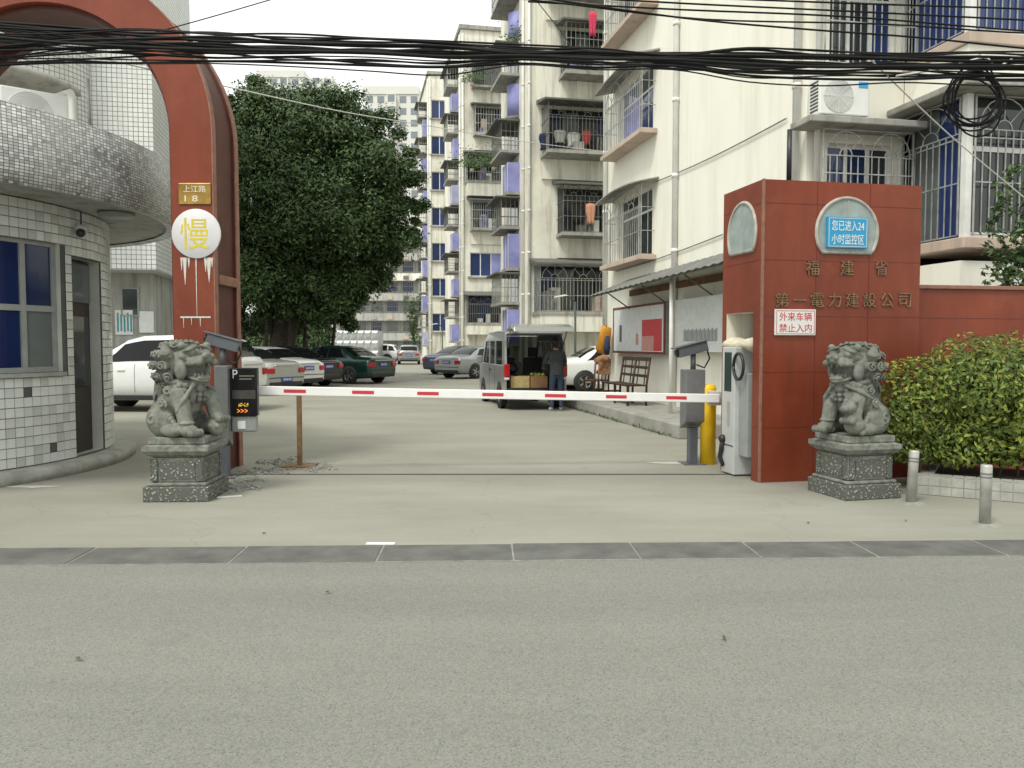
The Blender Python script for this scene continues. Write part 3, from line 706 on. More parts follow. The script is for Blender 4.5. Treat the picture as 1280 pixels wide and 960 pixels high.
# canopy ring
CR, CZ0, CZ1 = 3.86, 3.17, 3.98
o = MB().lathe([(CR-.12, CZ0+.02), (CR, CZ0), (CR+.03, CZ0+.2), (CR, CZ1), (CR-.14, CZ1), (CR-.14, CZ0+.3)], 96).build('canopy', 'mosaic', GH)
uvmap(o, lambda co, n: (math.atan2(co.y, co.x)*CR, co.z))
MB().lathe([(.01, CZ0+.04), (CR-.1, CZ0+.04)], 96).build('soffit', 'wall_grey', GH)
MB().lathe([(.01, CZ1-.12), (CR-.1, CZ1-.12)], 64).build('roof', 'slab_grey', GH)
simple('plastic_white', (.6, .6, .58), .4, .1); simple('plastic_black', (.02, .02, .022), .4, .2); simple('cam_grey', (.10, .11, .125), .4, .15)
def at_cyl(px, r, z): a = cyl_ang(px, r); return Vector((GC[0]+r*math.cos(a), GC[1]+r*math.sin(a), z))
p = at_cyl(106, GR+.06, 2.93)
t = thing('security_camera', 'small dome security camera under the guardhouse canopy', 'camera', p)
MB().lathe([(.01, .09), (.07, .09), (.075, .02), (.01, .0)], 16).build('housing', 'plastic_white', t); MB().ball((.02, -.05, -.01), .055).build('dome', 'plastic_black', t)
MB().tube([(0, 0, .08), (0, 0, .26)], .012, 6).build('stem', 'cam_grey', t)
p = at_cyl(150, 3.4, CZ0+.03)
t = thing('ceiling_lamp', 'flat round lamp fixed to the canopy soffit by the door', 'lamp', p)
MB().lathe([(.01, -.05), (.2, -.05), (.22, 0), (.01, 0)], 24).build('shade', 'frame_grey', t)
air_conditioner('white air conditioner unit on the guardhouse roof', (-5.75, 9.85, CZ1+.02), rad(38), False)
mb = MB().tube([(-5.35, 9.9, CZ1-.12), (-5.35, 9.9, CZ1+.52), (-5.43, 10.0, CZ1+.65), (-5.7, 10.2, CZ1+.66)], .05, 10); mb.build('vent_pipe', 'pipe_pvc', label='white bent vent pipe standing on the guardhouse roof', cat='pipe')
mb = MB().tube([(-6.0, 11.6, CZ1-.12), (-6.05, 11.6, CZ1+1.35)], .022, 8); mb.build('steel_pole', 'bar_dark', label='thin dark pole standing on the guardhouse roof', cat='pole')

# ================================================================== LEFT GATE: RED ARCH
AX, AY, AS, RI, RO, AT = -5.39, 9.3, 3.97, 1.47, 1.95, .86
AR = thing('gate_arch', 'red tiled gateway arch springing from one square pillar over the guardhouse', 'arch', (AX, AY, 0))
def arch(ri, ro, y0, y1, name, mat, foot=0):
    P = [(-ro, foot)]+[(ro*math.cos(pi-pi*i/40), AS+ro*math.sin(pi-pi*i/40)) for i in range(41)]+[(ro, 0), (ri, 0)]+[(ri*math.cos(pi*i/40), AS+ri*math.sin(pi*i/40)) for i in range(41)]+[(-ri, foot)]
    n = len(P); mb = MB(); h = n//2
    vs = [(x, y0, z) for x, z in P]+[(x, y1, z) for x, z in P]
    fs = []
    for i in range(h-1): fs += [(i, i+1, n-2-i, n-1-i), tuple(reversed((n+i, n+i+1, n+n-2-i, n+n-1-i)))]
    for i in range(n): j = (i+1) % n; fs.append((i, n+i, n+j, j))
    mb.add(vs, fs); o = mb.build(name, mat, AR); return o
arch(RI-.05, RO-.035, .1, AT-.12, 'core', 'red_dark')
arch(RI, RO-.008, 0, .098, 'front_face', 'red_panel'); arch(RI-.12, RO-.008, AT-.118, AT, 'back_face', 'red_dark')
arch(RO-.008+.001, RO+.006, -.004, .102, 'edge_trim', 'red_edge'); arch(RO-.007, RO+.006, AT-.122, AT+.004, 'edge_trim', 'red_edge')
MB().box(RI+.02, RO+.03, .11, AT-.13, 2.25, 2.36).build('ledge', 'red_edge', AR)
simple('paint_drip', (.62, .60, .55), .7, .2, 20)
zz = lambda py: at(240, py, AY).z
xx = lambda px, py=320: at(px, py, AY).x-AX
dr_ = MB()
for px, w_, y0_, y1_ in ((227, 3, 322, 338), (231, 5, 322, 356), (236, 3, 322, 335), (257, 4, 322, 340), (261, 6, 322, 353), (265, 3, 322, 334), (245, 1.6, 322, 398), (228, 1.2, 396, 410), (238, 1.0, 397, 406), (249, 1.4, 397, 408)):
    dr_ = MB(); a, b = xx(px-w_/2), xx(px+w_/2); dr_.add([(a, -.0045, zz(y0_)), (b, -.0045, zz(y0_)), (b-(b-a)*.2, -.0045, zz((y0_+y1_)/2)), (xx(px)+.002, -.0045, zz(y1_)), (xx(px)-.002, -.0045, zz(y1_)), (a+(b-a)*.2, -.0045, zz((y0_+y1_)/2))], [(0, 1, 2, 3, 4, 5)]); dr_.build('paint_drip', 'paint_drip', AR, fix=False)
MB().box(xx(224), xx(262), -.005, -.003, zz(397.5), zz(395.5)).build('paint_drip', 'paint_drip', AR)
# signs on the pillar
simple('sign_white', (.66, .66, .68), .45, .06); simple('sign_yellow', (.68, .55, .03), .5, .12, 12); simple('brass', (.36, .22, .05), .3, .45, 6, metal=.6); simple('letter_pale', (.75, .73, .62), .5, .1)
cs = at(245, 292, AY-.02); rs_ = 30.5*AY/FOC
t = thing('round_sign', 'round white sign with a yellow character on the red pillar', 'sign', (cs.x, AY-.012, cs.z))
MB().lathe([(.001, 0), (rs_, 0), (rs_, .012), (rs_-.006, .016), (.001, .016)], 48).build('disc', 'sign_white', t, rot=(pi/2, 0, 0), loc=(0, .008, 0))
writing('慢', .4, 'writing', 'sign_yellow', t, plane_m((-.015, -.0095, .0), (1, 0, 0), (0, 0, 1)), .001, .012, fit=(.33, .36))
cs = at(243, 242, AY-.02)
t = thing('brass_plaque', 'small rectangular brass plaque above the round sign', 'plaque', (cs.x, AY-.016, cs.z))
MB().box(-.185, .185, 0, .014, -.12, .12).build('plate', 'brass', t, bevel=.004)
writing('上江路', .1, 'writing', 'letter_pale', t, plane_m((.0, -.001, .055), (1, 0, 0), (0, 0, 1)), .001, fit=(.26, .075))
writing('1 8', .1, 'writing', 'letter_pale', t, plane_m((-.04, -.001, -.055), (1, 0, 0), (0, 0, 1)), .001, fit=(.15, .07))

# ================================================================== RIGHT GATE HOUSE
gc = ground(945, 604); FG = Frame((gc.x+.03, gc.y), LANE)
RG = thing('gatehouse', 'red panelled gatehouse with half-round frosted windows, gold lettering and a low side wall', 'gatehouse', (FG.o.x, FG.o.y, 0), LANE)
GW = FG.hit(1151, 300, 1).x; GHt = FG.hit(961, 224, 1).z; GD = FG.hit(903, 400, 0).y
def gl(px, py): h = FG.hit(px, py, 0); return h.y, h.z
def gf(px, py): h = FG.hit(px, py, 1); return h.x, h.z
na, nb = gl(940, 500)[0], gl(907, 500)[0]; nz = gl(925, 391)[1]
wl = MB(); holed(wl, 0, GD, 0, GHt, [(na, nb, .0, nz)], GP, .62, mr=1)
wl.quad((0, 0, 0), (GW, 0, 0), (GW, 0, GHt), (0, 0, GHt)); wl.quad((GW, 0, 0), (GW, GD, 0), (GW, GD, GHt), (GW, 0, GHt)); wl.quad((0, GD, 0), (GW, GD, 0), (GW, GD, GHt), (0, GD, GHt)); wl.quad((0, 0, GHt), (GW, 0, GHt), (GW, GD, GHt), (0, GD, GHt))
wl.build('wall', ['red_panel', 'wall_white'], RG)
MB().box(.6, .64, na-.05, nb+.05, 0, nz+.05).build('niche_back', 'wall_white', RG)
MB().box(-.004, .02, -.012, .02, 0, GHt+.004).build('corner_trim', 'red_edge', RG)
wx1 = 7.5; wzt = FG.hit(1200, 362, 1, .25).z
MB().box(GW+.004, wx1, .25, .5, 0, wzt).build('low_wall', 'red_panel', RG); MB().box(GW+.004, wx1+.02, .22, .53, wzt+.002, wzt+.05).build('coping', 'red_edge', RG, bevel=.008)
simple('red_joint', (.17, .032, .02), .6, .2)
# seams of the panels as fine raised joints
for z in (.62, 1.24, 1.86, 2.48, 3.1):
    MB().box(.02, GW, -.0035, -.0005, z-.0025, z+.0025).build('panel_joint', 'red_joint', RG)
    MB().box(GW+.006, wx1, .2465, .2495, z-.003, z+.003).build('panel_joint', 'red_joint', RG) if z < wzt else None
    for a_, b_ in ((0.02, na), (nb, GD)) if z < nz else ((0.02, GD),): MB().box(-.0035, -.0005, a_, b_, z-.0025, z+.0025).build('panel_joint', 'red_joint', RG)
for k in range(1, 3): MB().box(GW*k/3-.0025, GW*k/3+.0025, -.0045, -.0008, 0, GHt).build('panel_joint', 'red_joint', RG)
simple('frost', (.30, .36, .35), .3, .25, 5); simple('frost_frame', (.42, .40, .36), .6, .3, 12)
def half_round(P, uc, zc, ru, rz, cut, name='half_round_window'):
    a0 = math.asin(cut); pts = [(uc+ru*math.cos(a0+(pi-2*a0)*i/32), zc+rz*math.sin(a0+(pi-2*a0)*i/32)) for i in range(33)]
    f = MB(); f.tube([P(u, z, -.008) for u, z in pts+[pts[0]]], .022, 6); fo = f.build(name, 'frost_frame', RG)
    g = MB(); g.prism([P(u, z, -.012) for u, z in pts], Vector(P(0, 0, -.004))-Vector(P(0, 0, -.012))); g.build('pane', 'frost', fo)
    m_ = MB(); bar(m_, P(uc, pts[0][1], -.014), P(uc, zc+rz, -.014), .008); m_.build('glazing_bar', 'frost_frame', fo)
u0, zt = gf(1058, 248); zb_ = gf(1058, 316)[1]; ul = gf(1020, 290)[0]; ur = gf(1096, 290)[0]; rr = (ur-ul)/2
half_round(FP, (ul+ur)/2, zt-rr, rr, rr, (zb_-(zt-rr))/rr*.999)
l0, ztl = gl(929, 254); zbl = gl(929, 318)[1]; la, lb = gl(946, 290)[0], gl(912, 290)[0]; rl = (lb-la)/2
half_round(GP, (la+lb)/2, ztl-(ztl-zbl)*.62, rl, (ztl-zbl)*.62, -.55)
# gold lettering
simple('gold', (.22, .135, .07), .5, .55, 18, metal=.15)
def line_of(chars, px0, px1, py, size):
    for i, ch in enumerate(chars):
        x, z = gf(px0+(px1-px0)*i/(len(chars)-1), py); writing(ch, size, 'gold_letter', 'gold', RG, plane_m((x, -.009, z), (1, 0, 0), (0, 0, 1)), .006, fit=(size*.92, size*(.92 if ch != '一' else .1)))
line_of('福建省', 1015, 1101, 335, .18); line_of('第一電力建設公司', 977, 1130, 375, .175)
# signs
simple('sign_blue', (.02, .30, .56), .45, .06); simple('sign_red', (.55, .02, .03), .5, .05); simple('sign_paper', (.74, .75, .73), .5, .05)
def sign(label, px0, py0, px1, py1, lines, plate, ink, name='sign', out=.03):
    a, b = gf(px0, py1), gf(px1, py0); w2, h2 = (b[0]-a[0])/2, (b[1]-a[1])/2
    o = FG.m @ Vector(((a[0]+b[0])/2, -out, (a[1]+b[1])/2)) + FG.o
    t = thing(name, label, 'sign', o, LANE)
    MB().box(-w2, w2, 0, out-.004, -h2, h2).build('plate', plate, t, bevel=.003)
    fr = MB(); e = .014
    for x0, x1, z0_, z1_ in ((-w2+e, w2-e, h2-e-.005, h2-e), (-w2+e, w2-e, -h2+e, -h2+e+.005), (-w2+e, -w2+e+.005, -h2+e, h2-e), (w2-e-.005, w2-e, -h2+e, h2-e)): fr.box(x0, x1, -.0025, -.0005, z0_, z1_)
    fr.build('border', ink, t)
    for i, l in enumerate(lines):
        writing(l, .1, 'writing', ink, t, plane_m((0, -.001, h2*(.44-.88*i)), (1, 0, 0), (0, 0, 1)), .0015, .002, fit=(2*w2*.8, h2*.66))
    return t
sign('blue sign with white characters fixed over the frosted half-round window', 1031, 273, 1082, 310, ('您已进入24', '小时监控区'), 'sign_blue', 'sign_paper', out=.05)
sign('white sign with red characters on the red gatehouse wall', 967, 387, 1018, 419, ('外来车辆', '禁止入内'), 'sign_paper', 'sign_red')
mb = MB().tube([(.45, .25, GHt), (.45, .25, GHt+.62)], .028, 8).box(.2, .75, .15, .35, GHt+.002, GHt+.03); mb.build('mast', 'plastic_black', RG)
# barrier cabinet in the niche
simple('cabinet_grey', (.50, .52, .52), .4, .12, 3); simple('screen_dark', (.02, .045, .04), .15, .2); simple('cloth_cream', (.62, .56, .44), .9, .25, 14, bmp=.5)
ch_ = gl(925, 434)[1]; cm = (na+nb)/2
o = FG.m @ Vector((-.02, cm, 0)) + FG.o
BC = thing('barrier_cabinet', 'grey steel barrier cabinet standing in the gatehouse niche', 'cabinet', o, LANE)
cw = (nb-na)/2-.1
MB().box(-.06, .34, -cw*.25, cw+.04, .02, ch_).build('body', 'cabinet_grey', BC, bevel=.012)
MB().box(-.064, -.061, .02, cw-.03, ch_-.52, ch_-.06).build('screen', 'screen_dark', BC)
MB().box(-.072, -.062, .06, cw-.12, ch_-.92, ch_-.64).build('slot_panel', 'slab_grey', BC)
MB().box(-.066, -.0605, -cw*.2, cw-.01, ch_-1.16, ch_-1.15).build('seam', 'plastic_black', BC)
MB().tube([(-.075, .2, .42), (-.09, .2, .3), (-.075, .26, .2), (-.07, .18, .1)], .028, 8).ball((-.075, .2, .42), .05).build('hose', 'plastic_black', BC)
MB().box(.0, .3, -cw*.25-.2, -cw*.25-.012, .25, ch_-.3).build('side_box', 'frame_grey', BC, bevel=.01)
mb = MB()
mb.tube([(-.066, -cw*.25-.1+.12*math.cos(q), ch_-.22+.15*math.sin(q)) for q in [2*pi*i/20 for i in range(21)]], .02, 6)
mb.build('cable_coil', 'plastic_black', BC)
for k, (x, y, w_) in enumerate(((.1, .2, .24), (.12, -.18, .14))):
    mb = MB(); mb.ball((x, y, ch_+.03), (.16, w_, .085), seg=16, rings=10); o = mb.build('dust_cover', 'cloth_cream', BC)
    d_ = o.modifiers.new('n', 'DISPLACE'); tx = bpy.data.textures.get('crumple') or bpy.data.textures.new('crumple', 'CLOUDS'); tx.noise_scale = .09; d_.texture = tx; d_.strength = .05

# ================================================================== BARRIER ARM AND POSTS
simple('arm_white', (.80, .80, .79), .4, .04); simple('arm_red', (.55, .03, .05), .4, .1); simple('post_yellow', (.86, .54, .01), .45, .12, 4); simple('rust', (.22, .13, .06), .75, .4, 12)
pa, pb = at(322, 488, 9.55), at(899, 498, 10.02)
dv = pb-pa; Ln = dv.length; t = thing('boom_barrier', 'white barrier arm with red stripes lowered across the driveway', 'barrier', pa, math.atan2(dv.y, dv.x))
tilt_ = math.asin(dv.z/Ln)
def alongm(o): o.rotation_euler = (0, -tilt_, 0); return o
alongm(MB().box(0, Ln, -.022, .022, -.054, .054).build('beam', 'arm_white', t, bevel=.008))
for px in (369, 454, 535, 616, 694, 770, 845):
    s_ = (at(px, 490, 10).x/10); q = (pa.y*s_-pa.x)/((dv.x)-s_*dv.y)*Ln
    alongm(MB().box(q-.13, q+.13, -.025, -.0225, -.02, .02).build('red_stripe', 'arm_red', t))
alongm(MB().box(Ln-.12, Ln+.1, .0225, .1, -.09, .09).build('clamp', 'cabinet_grey', t, bevel=.01))
p = ground(375, 583); t = thing('arm_rest_post', 'rusty steel rest post under the white barrier arm', 'post', (p.x, p.y, .004))
zt_ = .93
MB().box(-.028, .028, -.028, .028, .02, zt_).build('post', 'rust', t, bevel=.005); MB().box(-.2, .2, -.16, .16, 0, .018).build('base_plate', 'rust', t); MB().box(-.05, .05, -.05, .05, zt_, zt_+.012).build('cradle', 'rust', t)
p = ground(886, 581); t = thing('yellow_post', 'yellow steel post with a round cap at the end of the barrier arm', 'post', (p.x, p.y+.06, .004))
MB().lathe([(.001, 0), (.098, 0), (.098, .98), (.09, 1.0), (.001, 1.0)], 28).build('shaft', 'post_yellow', t); MB().lathe([(.09, 1.0), (.085, 1.02), (.04, 1.03), (.001, 1.03)], 28).build('cap', 'post_yellow', t)
# camera columns
simple('housing_grey', (.16, .165, .17), .4, .15)
def camera_column(label, px, py, z_box0, z_box1, w_, camlen, rz, tilt, group='number plate camera columns', disp=False):
    p = ground(px, py); t = thing('camera_column', label, 'camera', (p.x, p.y, .004), rz, group)
    MB().box(-.055, .055, -.055, .055, .012, z_box0+.02).build('stand', 'cam_grey', t, bevel=.006)
    MB().box(-.14, .14, -.14, .14, 0, .012).build('base_plate', 'cam_grey', t)
    bx = MB(); bx.prism([(-w_/2, -.1, z_box0+.1), (-w_/2, -.1, z_box1), (-w_/2, .12, z_box1), (-w_/2, .12, z_box0)], (w_, 0, 0)); bx.build('housing', 'housing_grey', t, bevel=.01)
    MB().tube([(0, 0, z_box1), (0, 0, z_box1+.2)], .035, 10).build('neck', 'cam_grey', t)
    c_ = MB(); c_.prism([(-camlen*.55, -.07, .0), (-camlen*.5, -.07, .12), (camlen*.5, -.07, .12), (camlen*.5, -.07, 0)], (0, .14, 0))
    c_.prism([(-camlen*.66, -.085, .122), (-camlen*.66, -.085, .14), (camlen*.52, -.085, .14), (camlen*.52, -.085, .122)], (0, .17, 0))
    o = c_.build('camera_body', 'cam_grey', t, bevel=.006); o.location = (0, 0, z_box1+.2); o.rotation_euler = (0, tilt, 0)
    MB().lathe([(.001, 0), (.045, 0), (.045, .02), (.001, .02)], 16).build('lens', 'plastic_black', o, loc=(-camlen*.55, 0, .06), rot=(0, -pi/2, 0))
    cb = MB(); cb.tube([(camlen*.5, 0, z_box1+.24), (camlen*.58, 0, z_box1+.14), (camlen*.4, 0, z_box1+.02), (.05, 0, z_box1+.06)], .012, 6); cb.build('cable', 'plastic_black', t)
    return t
camera_column('grey camera column with a box housing beside the yellow post', 865, 580, .45, 1.22, .26, .38, rad(8), rad(-14))
LC = camera_column('camera column carrying a black parking display beside the red pillar', 281, 597, .35, 1.30, .15, .36, rad(6), rad(16), disp=True)
# parking display: a black LED board on that column
simple('board_black', (.012, .012, .014), .25, .3); led = emis('led_orange', (.95, .22, .02), .75); led2 = emis('led_amber', (.9, .55, .05), .7)
simple('print_white', (.62, .62, .62), .5, .05); simple('print_grey', (.16, .15, .12), .5, .05)
p = at(305, 499, 9.25)
t = thing('parking_display', 'black parking display board with a white letter P and orange lights', 'display', (p.x, p.y, 0), rad(6))
z0d, z1d = at(304, 520, 9.25).z, at(304, 460, 9.25).z
MB().box(-.152, .152, 0, .1, z0d, z1d).build('board', 'board_black', t, bevel=.006)
MB().box(-.15, .13, .02, .14, z0d-.19, z0d-.004).build('lower_housing', 'frame_grey', t, bevel=.02); MB().box(-.08, .01, .012, .019, z0d-.15, z0d-.06).build('white_label', 'sign_paper', t)
writing('P', .1, 'writing', 'print_white', t, plane_m((-.095, -.002, z1d-.07), (1, 0, 0), (0, 0, 1)), .001, .003, fit=(.055, .1))
for k in range(2): MB().box(-.05, .12-.03*k, -.0025, -.0005, z1d-.1-.035*k, z1d-.085-.035*k).build('printed_line', 'print_grey', t)
writing('>>>', .07, 'led_text', 'led_orange', t, plane_m((-.02, -.002, z0d+.06), (1, 0, 0), (0, 0, 1)), .0008, fit=(.12, .045))
lr = random.Random(3); mb = MB()
for i in range(10):
    for j in range(4):
        if lr.random() < .55: mb.box(-.06+i*.011, -.053+i*.011, -.0026, -.0006, z0d+.11+j*.011, z0d+.117+j*.011)
mb.build('led_dots', 'led_amber', t, kind='stuff')
MB().box(-.13, .13, -.0028, -.0006, z0d+.2, z0d+.3).build('led_panel', 'rust_dark', t)
# bollards
simple('bollard_steel', (.45, .45, .42), .45, .3, 5, metal=.35)
def bollard(label, px, py, tilt=0):
    p = ground(px, py); t = thing('bollard', label, 'bollard', (p.x, p.y, .004), 0, 'steel bollards by the planter')
    s_ = MB().lathe([(.001, 0), (.046, 0), (.046, .5), (.042, .515), (.001, .515)], 20).build('tube', 'bollard_steel', t); s_.rotation_euler = (0, tilt, 0)
    for z in (.41, .44): MB().lathe([(.047, z-.008), (.049, z), (.047, z+.008)], 20).build('band', 'bar_dark', t).rotation_euler = (0, tilt, 0)
    mb = MB().lathe([(.001, .012), (.1, .012), (.14, 0)], 16); mb.build('footing', 'mortar', t)
bollard('pale steel bollard beside the stone lion pedestal, footed in mortar', 1138, 629, rad(3)); bollard('steel bollard standing alone at the street corner of the planter', 1231, 656, rad(0))

# ================================================================== STONE LIONS
def stone_mat():
    m, n, b = nodes('lion_stone')
    c = coords(n)
    v = ramp(n, noi(n, c, 7, 6, .65), [(.3, (0,)), (.7, (1,))])
    col = mixc(n, v, (.09, .097, .082), (.24, .25, .215))
    n.links.new(col, b.inputs['Base Color']); b.inputs['Roughness'].default_value = .8
    w_ = N(n, 'ShaderNodeTexVoronoi'); w_.inputs['Scale'].default_value = 26; n.links.new(c, w_.inputs['Vector'])
    h = N(n, 'ShaderNodeMath', operation='ADD'); n.links.new(w_.outputs['Distance'], h.inputs[0]); n.links.new(noi(n, c, 60, 4), h.inputs[1])
    bump(n, b, h.outputs[0], .25, .008)
    m, n, b = nodes('carved_stone')
    c = coords(n)
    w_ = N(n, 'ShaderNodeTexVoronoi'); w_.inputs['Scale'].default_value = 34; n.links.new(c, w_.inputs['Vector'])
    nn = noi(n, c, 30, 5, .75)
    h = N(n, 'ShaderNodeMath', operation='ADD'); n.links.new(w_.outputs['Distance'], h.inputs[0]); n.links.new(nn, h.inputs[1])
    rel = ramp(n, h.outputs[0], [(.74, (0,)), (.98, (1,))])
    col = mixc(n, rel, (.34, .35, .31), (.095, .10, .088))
    n.links.new(col, b.inputs['Base Color']); b.inputs['Roughness'].default_value = .85
    inv = N(n, 'ShaderNodeMath', operation='SUBTRACT'); inv.inputs[0].default_value = 1; n.links.new(rel, inv.inputs[1]); bump(n, b, inv.outputs[0], .9, .02)
stone_mat()
simple('pedestal_stone', (.20, .21, .182), .85, .5, 16, bmp=.7)
def lion(label, px, py, rz, mirror, scale, ped_rz, cub):
    p = ground(px, py); p.y += .30
    pd = thing('lion_pedestal', label[1], 'pedestal', (p.x, p.y, .004), ped_rz, 'pedestals of the stone lions')
    W = .318
    def tier(w_, z0, z1, name, mat, bev=.012, wy=None): return MB().box(-w_, w_, -(wy or w_), wy or w_, z0, z1).build(name, mat, pd, bevel=bev)
    tier(W, 0, .15, 'plinth', 'carved_stone'); tier(W-.03, .152, .185, 'plinth_step', 'pedestal_stone')
    tier(W-.065, .187, .43, 'block', 'pedestal_stone')
    for s in range(4):
        q = Matrix.Rotation(s*pi/2, 3, 'Z'); e = W-.065
        mb = MB(); mb.obox(q @ Vector((0, -e-.006, .308)), (e*1.35, .012, .17), q); mb.build('carved_panel', 'carved_stone', pd)
        for sx in (-1, 1): mb = MB(); mb.obox(q @ Vector((sx*e*.86, -e-.009, .308)), (.055, .018, .22), q); mb.build('corner_carving', 'carved_stone', pd, bevel=.005)
    mb = MB(); prof = [(W-.08, .432), (W-.03, .46), (W, .5), (W, .545), (W-.05, .56)]
    for (r0, z0), (r1, z1) in zip(prof, prof[1:]):
        for s in range(4):
            q = Matrix.Rotation(s*pi/2, 3, 'Z'); mb.quad(q @ Vector((-r0, -r0, z0)), q @ Vector((r0, -r0, z0)), q @ Vector((r1, -r1, z1)), q @ Vector((-r1, -r1, z1)))
    r1, z1 = prof[-1]; mb.quad((-r1, -r1, z1), (r1, -r1, z1), (r1, r1, z1), (-r1, r1, z1)); mb.build('cap', 'pedestal_stone', pd)
    tier(W-.045, .562, .63, 'lion_base', 'pedestal_stone', .01, W-.045)
    # the animal: blobs fused into one continuous carved body
    mx = -1 if mirror else 1
    b = MB()
    def B(x, y, z, rx, ry=None, rz_=None, rot=None, seg=14): b.ball((x*mx, y, z), (rx, ry or rx, rz_ or rx), (rot[0], rot[1]*mx, rot[2]*mx) if rot else None, seg, 10)
    def limb(pts, rs): b.tube([(x*mx, y, z) for x, y, z in pts], rs, 12)
    B(0, .1, .26, .235, .24, .25); B(0, -.02, .42, .225, .21, .25); B(0, -.09, .50, .215, .165, .19)
    for s in (-1, 1):
        B(.2*s, .1, .18, .12, .2, .19, (.25, 0, 0)); B(.235*s, -.1, .07, .085, .15, .07); 
        for k in range(3): B(.195*s+.04*k, -.235, .045, .03, .045, .035)
    # front legs; one paw on a ball or cub
    limb([(-.15, -.12, .5), (-.17, -.2, .3), (-.17, -.25, .1)], [.1, .085, .075]); B(-.17, -.29, .07, .088, .11, .07)
    for k in range(4): B(-.235+.043*k, -.385, .055, .03, .045, .042)
    B(-.17, -.25, .155, .088, .088, .03)
    limb([(.14, -.12, .5), (.19, -.24, .36), (.2, -.28, .22)], [.1, .085, .075]); B(.2, -.31, .2, .085, .1, .06)
    for k in range(4): B(.137+.042*k, -.395, .18, .029, .045, .04)
    if not cub:
        B(.2, -.30, .095, .115)
        for k in range(8): B(.2+.1*math.cos(k*.8), -.30+.1*math.sin(k*.8), .1, .03)
    else:
        B(.2, -.27, .12, .11, .12, .1); B(.19, -.36, .33, .085, .08, .085); B(.19, -.44, .31, .05, .045, .04); B(.25, -.33, .40, .03); B(.13, -.33, .40, .03); limb([(.2, -.3, .3), (.2, -.28, .14)], [.07, .1])
    # chest mane in rows of curls, collar and bell
    for row in range(4):
        for k in range(7):
            a = rad(-66+22*k); B(.2*math.sin(a), -.09-.16*math.cos(a)-.012*(row % 2), .40+.055*row, .033)
    limb([(.19*math.sin(rad(a)), -.04-.19*math.cos(rad(a)), .61-.02*math.cos(rad(a))) for a in range(-150, 151, 15)], [.03]*21)
    B(0, -.27, .53, .05)
    # head: broad flat muzzle, gaping jaws, bulging eyes under curled brows
    hz = .80
    B(0, -.06, hz, .215, .2, .195); B(0, -.15, hz+.08, .185, .13, .09)
    b.prism([(-.135*mx, -.2, hz+.0), (-.135*mx, -.2, hz+.09), (-.115*mx, -.40, hz+.075), (-.115*mx, -.41, hz+.015)], (.27*mx, 0, 0)) if False else None
    B(0, -.26, hz+.045, .15, .14, .052); B(0, -.345, hz+.052, .118, .075, .05); B(0, -.385, hz+.10, .06, .042, .036)
    for s in (-1, 1): B(.048*s, -.405, hz+.085, .033); B(.10*s, -.375, hz+.02, .04, .05, .04); B(.135*s, -.30, hz+.01, .04, .07, .035)
    B(0, -.24, hz-.15, .125, .14, .03, (.3, 0, 0)); B(0, -.335, hz-.155, .09, .045, .032); B(0, -.22, hz-.2, .1, .09, .045); B(0, -.27, hz-.115, .06, .1, .02, (.3, 0, 0))
    for s in (-1, 1):
        B(.165*s, -.17, hz-.07, .05, .08, .11); B(.095*s, -.265, hz+.125, .048); B(.10*s, -.26, hz+.175, .085, .05, .026, (0, .4*s, 0)); B(.17*s, -.2, hz+.2, .04)
        for k in range(3): b.ball(((.035+.032*k)*s*mx, -.37+.022*k, hz-.01), (.012, .012, .026), None, 8, 6); b.ball(((.035+.03*k)*s*mx, -.35+.02*k, hz-.12), (.012, .012, .024), None, 8, 6)
        b.tube([(.18*s*mx, .0, hz+.06), (.255*s*mx, -.05, hz+.13), (.275*s*mx, -.05, hz+.235)], [.075, .065, .012], 10)
    def curl(c, nr, R0=.056, r_=.0125):
        c = Vector(c); nr = Vector(nr).normalized(); u_ = nr.orthogonal().normalized(); v_ = nr.cross(u_); pts = []
        for i in range(19): a = i/18*2.3*2*pi*.72; rr_ = R0*(1-.85*i/18); pts.append(c+u_*rr_*math.cos(a)+v_*rr_*math.sin(a)+nr*(.016+.034*i/18))
        b.tube([(p_.x*mx, p_.y, p_.z) for p_ in pts], r_, 6)
    hc = Vector((0, .02, hz-.02))
    B(0, .06, hz-.06, .235, .19, .22)
    for i, el in enumerate((-52, -26, 0, 26, 52)):
        m_n = max(5, int(11*math.cos(rad(el))))
        for k in range(m_n):
            az = rad(-128+256*(k+(.5 if i % 2 else 0))/(m_n-.5)); d = Vector((math.sin(az)*math.cos(rad(el)), math.cos(az)*math.cos(rad(el)), math.sin(rad(el))))
            if d.y < -.45: continue
            c_ = hc+Vector((d.x*.245, d.y*.225+.02, d.z*.235)); B(c_.x, c_.y, c_.z, .05); curl(c_+d*.028, d)
    for i in range(4):
        for k in range(4): c_ = Vector((-.105+.07*k, -.11+.075*i, hz+.205-.018*abs(k-1.5))); B(c_.x, c_.y, c_.z, .036); curl(c_+Vector((0, 0, .022)), (0, -.2, 1), .034, .010)
    for s in (-1, 1):
        curl((.27*s, .12, .2), (s, -.1, .1), .1, .018); curl((.2*s, -.02, .5), (s, -.5, .2), .06, .014); curl((.255*s, .0, .36), (s, -.3, .2), .055, .013)
        for i in range(6): B(.225*s, .0-.03*i, .30-.035*i, .034)
        for k in range(4): curl(((.09+.02*k)*s, -.245+.03*k, .42+.05*k), (s*.6, -1, .1), .036, .010)
    for i in range(6): curl((.06*((i % 2)*2-1), .33-.01*i, .22+.1*i), (((i % 2)*2-1)*.6, 1, .2), .06, .014)
    limb([(0, .3, .1), (0, .36, .3), (0, .31, .55), (0, .26, .7)], [.06, .08, .09, .02])
